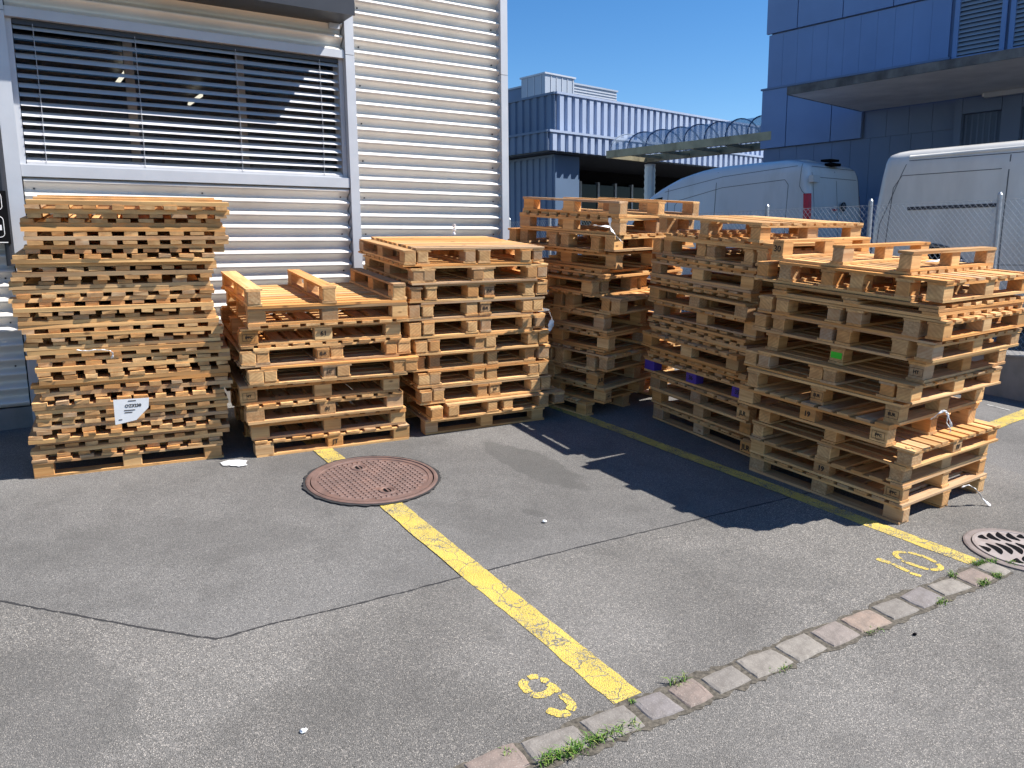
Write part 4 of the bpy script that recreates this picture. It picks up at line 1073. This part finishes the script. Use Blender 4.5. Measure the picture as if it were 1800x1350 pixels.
fw2 = Vector((.66, -.75, 0)).normalized(); lf2 = Vector((-fw2.y, fw2.x, 0)); rc2 = Vector((5.05, 11.42, 0)); O2 = rc2 + lf2 * .99; O2.z = .98
v2, line2, side2, wd2, ip2, loop2, k2 = van(O2, fw2, 6.5, 2.42, pf2, pr2, 'van2', 'panel_van', 'big cream panel van side on at the right edge behind the fence')
line2('roof_seam', [(.45, 2.55), (1.68, 2.54), (5.0, 2.54)], -1, .010); line2('body_groove', [(.24, 1.2), (.28, 2.15), (.38, 2.33), (1.6, 2.33)], -1, .010); line2('pillar_seam', [(.12, 1.2), (.14, 1.6), (.42, 2.5)], -1, .009)
line2('door_seam', [(1.68, .5), (1.68, 2.52)], -1, .013); line2('door_seam', [(3.6, .5), (3.6, 2.50)], -1, .013); line2('belt_groove', [(.1, .98), (5.0, .98)], -1, .008)
m = MB(); m.grid([[side2(x, 1.80, -1, .012) for x in (.5, 1.0, 1.62)], [side2(x, 1.85, -1, .012) for x in (.5, 1.0, 1.62)]], 'darktrim'); m.grid([[side2(x, 1.85, -1, .012) for x in (.5, 1.0, 1.62)], [side2(x, 1.85, -1, .0) for x in (.5, 1.0, 1.62)]], 'seam'); m.build('door_rail', v2)
m = MB(); m.tube([(x, -(wd2(2.6) + .0), 2.60 * k2) for x in (.45, 2, 4.2)], .028, 'van2', 8); m.build('roof_gutter', v2, True)
m = MB(); ar = [(.85 + .43 * math.cos(R(a_)), .82 + .43 * math.sin(R(a_))) for a_ in range(0, 181, 10)]
m.face([side2(ar[0][0], .32, -1, .007)] + [side2(x, z, -1, .007) for x, z in ar] + [side2(ar[-1][0], .32, -1, .007)], 'black'); m.build('wheel_arch', v2)
m = MB(); ar = [(.85 + .46 * math.cos(R(a_)), .82 + .46 * math.sin(R(a_))) for a_ in range(0, 181, 10)]; m.tube([side2(x, max(z, .3), -1, .003) for x, z in ar], .018, 'seam', 6); m.build('arch_trim', v2)
wheels(v2, (.85, 5.2), y=1.022, z=.42)
m = MB(); m.grid([[(ip2(pr2, z) - .004, y, z * k2) for y in (.8, -.8)] for z in (1.5, 1.9, 2.2)], 'dglass'); m.build('rear_window', v2)

# ============================================================ BUILDING R (blue, right) and its canopy
EO = Vector((6.2, 20, 0)); ED = Vector((.66, -.75, 0)).normalized(); EN = Vector((-.75, -.66, 0)).normalized()   # along facade to the viewer / outwards
ZZ = Vector((0, 0, 1))
rb_ = thing('blue_office_building', 'tall blue panelled building with louvred windows and a concrete canopy', 'building', EO + ED * 6 + ZZ * .9); ri = Matrix.Translation(-rb_.location)
def rp(m, name, parent=None):
    o = m.build(name); o.parent = parent or rb_; o.matrix_parent_inverse = ri if parent is None else Matrix.Identity(4); return o
def eb(m, a, b, mat): m.obox(EO, ED, EN, ZZ, a, b, mat); return m
m = MB(); eb(m, (0.03, -11, .5), (14, -.03, 13), 'blueR2'); rp(m, 'building_body')
def planks(m, t0, t1, z0, z1, out, pitch, mat, gap=.006):
    n = max(1, round((t1 - t0) / pitch)); p = (t1 - t0) / n
    for k in range(n): eb(m, (t0 + p * k + gap / 2, -.028, z0), (t0 + p * (k + 1) - gap / 2, out, z1), mat)
m = MB(); planks(m, -.01, 4.05, 5.83, 7.02, .02, .36, 'blueR', .004); rp(m, 'plank_cladding')
m = MB()
for a, b in ((-.06, .71), (.73, 1.79), (1.81, 2.89), (2.91, 4.0), (4.02, 5.1), (5.12, 6.2), (6.22, 7.3), (7.32, 8.4)): 
    if a < 3.9: eb(m, (a, -.02, 7.05), (b, .06, 9.4), 'blueR'); 
    eb(m, (a, -.02, 9.42), (b, .06, 11.4), 'blueR'); eb(m, (a, -.02, 11.42), (b, .06, 12.95), 'blueR')
rp(m, 'upper_panels')
m = MB()
for a, b in ((-.10, .55), (.57, 1.66), (1.68, 2.37)): eb(m, (a, -.02, 4.43), (b, .07, 5.775), 'blueR')
rp(m, 'lower_panels')
m = MB(); eb(m, (-.14, -.02, 5.78), (4.1, .09, 5.82), 'blueR2'); rp(m, 'ledge')
m = MB(); planks(m, -.05, 4.3, .6, 4.41, .0, .42, 'blueR2', .006); planks(m, 2.42, 4.3, 4.415, 4.97, .0, .42, 'blueR2', .006); rp(m, 'ground_floor_cladding')
for a, b in ((4.22, 4.98), (5.22, 6.3), (6.5, 7.6), (7.8, 8.9)):
    m = MB(); eb(m, (a - .09, -.02, 5.72), (b + .09, .05, 5.80), 'blueR'); eb(m, (a - .09, -.02, 9.31), (b + .09, .05, 9.4), 'blueR'); eb(m, (a - .09, -.02, 5.803), (a, .05, 9.307), 'blueR'); eb(m, (b, -.02, 5.803), (b + .09, .05, 9.307), 'blueR'); wn_ = rp(m, 'louvred_window')
    m = MB(); z = 5.83
    while z < 9.25: m.obox(EO, ED, EN, ZZ, (a, -.015, z), (b, -.01, z + .01), 'black'); P = [EO + ED * q + EN * o_ + ZZ * zz for q, o_, zz in ((a, .035, z), (b, .035, z), (b, -.01, z + .055), (a, -.01, z + .055))]; m.prism(P, Vector((0, 0, .006)), 'greyM'); z += .083
    rp(m, 'louvre', wn_); 
for a, b in ((4.45, 5.15), (5.5, 7.0), (7.4, 8.8)):
    m = MB(); eb(m, (a, -.025, 1.0), (b, -.012, 4.66), 'blueM2'); n_ = int((b - a) / .11)
    for k in range(n_): eb(m, (a + k * .11 + .02, -.012, 1.0), (a + k * .11 + .05, .0, 4.66), 'blueR2')
    rp(m, 'shutter_door')
m = MB()
for a, b in ((4.31, 4.44), (5.16, 5.49), (7.01, 7.39), (8.81, 12)): eb(m, (a, -.028, .6), (b, .13, 4.96), 'blueR2')
for a, b in ((4.45, 5.15), (5.5, 7.0), (7.4, 8.8)): eb(m, (a, -.028, 4.67), (b, .13, 4.96), 'blueR2')
rp(m, 'pier')
m = MB(); eb(m, (2.75, -.02, 1.0), (3.35, .02, 3.15), 'blueR'); rp(m, 'service_door')
cn = MB(); eb(cn, (2.38, .065, 4.99), (13, 3.14, 5.13), 'conc'); eb(cn, (2.375, 3.142, 4.985), (13, 3.17, 5.135), 'concd'); eb(cn, (2.35, .10, 4.985), (2.378, 3.17, 5.135), 'concd'); o = rp(cn, 'concrete_canopy'); 
m = MB(); eb(m, (4.9, .25, 4.89), (6.15, .36, 4.985), 'alutrim'); eb(m, (4.86, .26, 4.92), (4.9, .35, 4.98), 'white'); rp(m, 'tube_light')

# barrel vault roof between the buildings
va = Vector((6.3, 19.85, 0)); vb = Vector((2.85, 23.45, 0)); vd = (vb - va).normalized(); vn = Vector((-vd.y, vd.x, 0)); vn = -vn if vn.dot(Vector((.75, .66, 0))) < 0 else vn
vl = (vb - va).length; VW = 1.75; VZ = 4.74
vt = thing('barrel_vault_canopy', 'long curved translucent roof on mossy yellow beams between the blue buildings', 'canopy', va + ZZ * VZ); vi = Matrix.Translation(-vt.location)
def vp_(m, n, sm=False): o = m.build(n, smooth_=sm); o.parent = vt; o.matrix_parent_inverse = vi; return o
def vault(t, a_, r=0): return va + vd * t + vn * (VW / 2 - (VW / 2 + r) * math.cos(a_)) + ZZ * (VZ + .08 + (.50 + r) * math.sin(a_))
m = MB(); m.grid([[vault(vl * i / 20, math.pi * q / 16) for q in range(17)] for i in range(21)], 'vault'); vp_(m, 'curved_sheet', True)
for k in range(9):
    m = MB(); t = vl * (k + .05) / 8.1; m.tube([vault(t, math.pi * q / 16, .02) for q in range(17)], .018, 'blueM2', 6); vp_(m, 'arched_rib', True)
for o_ in (0, VW):
    m = MB(); m.obox(va, vd, vn, ZZ, (0, o_ - .05, VZ - .12), (vl, o_ + .05, VZ + .08), 'rust'); vp_(m, 'edge_beam')
m = MB()
for k in range(5): t = vl * (k + .5) / 5; m.obox(va, vd, vn, ZZ, (t - .04, .051, VZ - .08), (t + .04, VW - .051, VZ), 'rust')
m.obox(va, vd, vn, ZZ, (vl, -.05, VZ - .12), (vl + .1, VW + .05, VZ + .08), 'rust'); vp_(m, 'cross_beam')

# ============================================================ BUILDING M (light blue ribbed, behind)
C0 = Vector((1.43, 26, 0)); AD = Vector((.75, .66, 0)).normalized(); BD = Vector((-.66, .75, 0)).normalized(); AO = Vector((.66, -.75, 0)).normalized(); BO = Vector((-.75, -.66, 0)).normalized()
mb_ = thing('ribbed_blue_hall', 'long light blue ribbed metal hall with a lower band and dark glazed ground floor', 'building', C0 + ZZ * 1.0); mi_ = Matrix.Translation(-mb_.location)
def mp(m, name): o = m.build(name); o.parent = mb_; o.matrix_parent_inverse = mi_; return o
def ribs(m, P0, D, N, L, z0, z1, pitch, depth, mat):
    n = int(L / pitch)
    for k in range(n):
        a = k * pitch; prof = [(0, 0), (pitch * .28, 0), (pitch * .38, depth), (pitch * .9, depth), (pitch, 0)]
        for (u0, d0), (u1, d1) in zip(prof, prof[1:]):
            A_ = P0 + D * (a + u0) + N * d0; B_ = P0 + D * (a + u1) + N * d1
            m.face([A_ + ZZ * z0, B_ + ZZ * z0, B_ + ZZ * z1, A_ + ZZ * z1], mat)
    # cap strip
    m.obox(P0, D, N, ZZ, (-.02, -.05, z1), (L, depth + .03, z1 + .07), mat); m.obox(P0, D, N, ZZ, (-.0, -.06, z0), (L, -.004, z1), mat)
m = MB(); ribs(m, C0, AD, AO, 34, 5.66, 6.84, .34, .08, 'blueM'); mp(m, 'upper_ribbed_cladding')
m = MB(); ribs(m, C0, BD, BO, 14, 5.66, 6.84, .34, .05, 'blueM2'); mp(m, 'end_ribbed_cladding')  # sunless end: same cladding, its shade put into the darker blue
C1 = C0 + AO * .3 + BO * .6
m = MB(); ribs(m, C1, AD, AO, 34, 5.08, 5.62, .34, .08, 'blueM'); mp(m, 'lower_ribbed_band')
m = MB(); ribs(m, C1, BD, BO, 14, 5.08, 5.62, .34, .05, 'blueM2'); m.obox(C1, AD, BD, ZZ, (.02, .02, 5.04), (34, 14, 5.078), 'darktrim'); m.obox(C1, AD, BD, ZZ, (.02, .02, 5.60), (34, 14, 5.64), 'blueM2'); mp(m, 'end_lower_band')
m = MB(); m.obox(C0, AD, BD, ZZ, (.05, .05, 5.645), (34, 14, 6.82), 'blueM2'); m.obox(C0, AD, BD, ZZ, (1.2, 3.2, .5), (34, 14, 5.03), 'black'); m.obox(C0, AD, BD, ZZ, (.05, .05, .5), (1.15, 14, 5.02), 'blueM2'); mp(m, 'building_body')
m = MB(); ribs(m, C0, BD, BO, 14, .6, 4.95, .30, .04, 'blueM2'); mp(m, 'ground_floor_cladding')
for k in range(7):
    m = MB(); m.obox(C0, AD, BD, ZZ, (1.35 + k * 1.0, 3.02, 1.0), (2.25 + k * 1.0, 3.15, 4.5), 'dglass'); w_ = m.build('window'); w_.parent = mb_; w_.matrix_parent_inverse = mi_
    m = MB(); m.obox(C0, AD, BD, ZZ, (1.25 + k * 1.0, 2.98, 1.0), (1.35 + k * 1.0, 3.16, 4.6), 'greyM'); m.build('frame', w_)
m = MB()
pd = EYE + ray(1142, 320) * 23.5; P_ = [pd.copy() for _ in range(40)]; rs = []
for i in range(40): P_[i].z = 1.2 + i * .082; rs.append(.16 if i % 2 else .145)
m.tube(P_, rs, 'alu', 16); tag(m.build('vent_duct', smooth_=True), 'silver spiral duct standing in the dark under the ribbed hall', 'duct')
# roof houses
m = MB(); PB = Vector((1.37, 32, 0)); BI = MB()
m.obox(PB, AD, BD, ZZ, (0, 0, 6.75), (1.6, 1.35, 8.68), 'greyM')
for k in range(5): m.obox(PB, AD, BD, ZZ, (.30 * (k + 1), -.02, 6.75), (.30 * (k + 1) + .03, 0, 8.66), 'alutrim')
for k in range(3): m.obox(PB, AD, BD, ZZ, (-.02, .4 * k + .2, 6.75), (0, .4 * k + .23, 8.66), 'alutrim')
m.obox(PB, AD, BD, ZZ, (-.05, -.05, 8.68), (1.65, 1.4, 8.74), 'alutrim'); mp(m, 'stair_tower')
m = MB(); PB2 = Vector((2.25, 33.6, 0)); m.obox(PB2, AD, BD, ZZ, (0, 0, 6.75), (3.1, 6, 8.64), 'greyM')
for k in range(16): m.obox(PB2, AD, BD, ZZ, (0, -.03, 6.86 + k * .11), (3.1, -.002, 6.91 + k * .11), 'alutrim')
m.obox(PB2, AD, BD, ZZ, (.5, -.05, 7.6), (1.05, -.032, 8.2), 'dglass'); m.obox(PB2, AD, BD, ZZ, (-.05, -.06, 8.643), (3.15, 6.05, 8.71), 'greyM'); mp(m, 'louvred_plant_room')
m = MB(); PB3 = Vector((.72, 33.2, 0)); m.obox(PB3, AD, BD, ZZ, (0, 0, 6.75), (1.2, 9, 8.45), 'blueM2')
for k in range(7): m.obox(PB3, AD, BD, ZZ, (-.03, .25 + k * 1.15, 7.25), (0, 1.1 + k * 1.15, 7.95), 'dglass'); m.obox(PB3, AD, BD, ZZ, (-.04, .12 + k * 1.15, 6.8), (0, .17 + k * 1.15, 8.42), 'alutrim')
m.obox(PB3, AD, BD, ZZ, (-.06, -.05, 8.453), (1.25, 9, 8.52), 'greyM'); mp(m, 'windowed_roof_house')
m = MB(); pc = C0 + AD * 11.6 + AO * .1; m.obox(pc, AD, AO, ZZ, (0, 0, 6.95), (.25, .2, 7.1), 'black'); m.tube([pc + ZZ * 6.8, pc + ZZ * 6.98], .02, 'greyM', 6); mp(m, 'roof_camera')
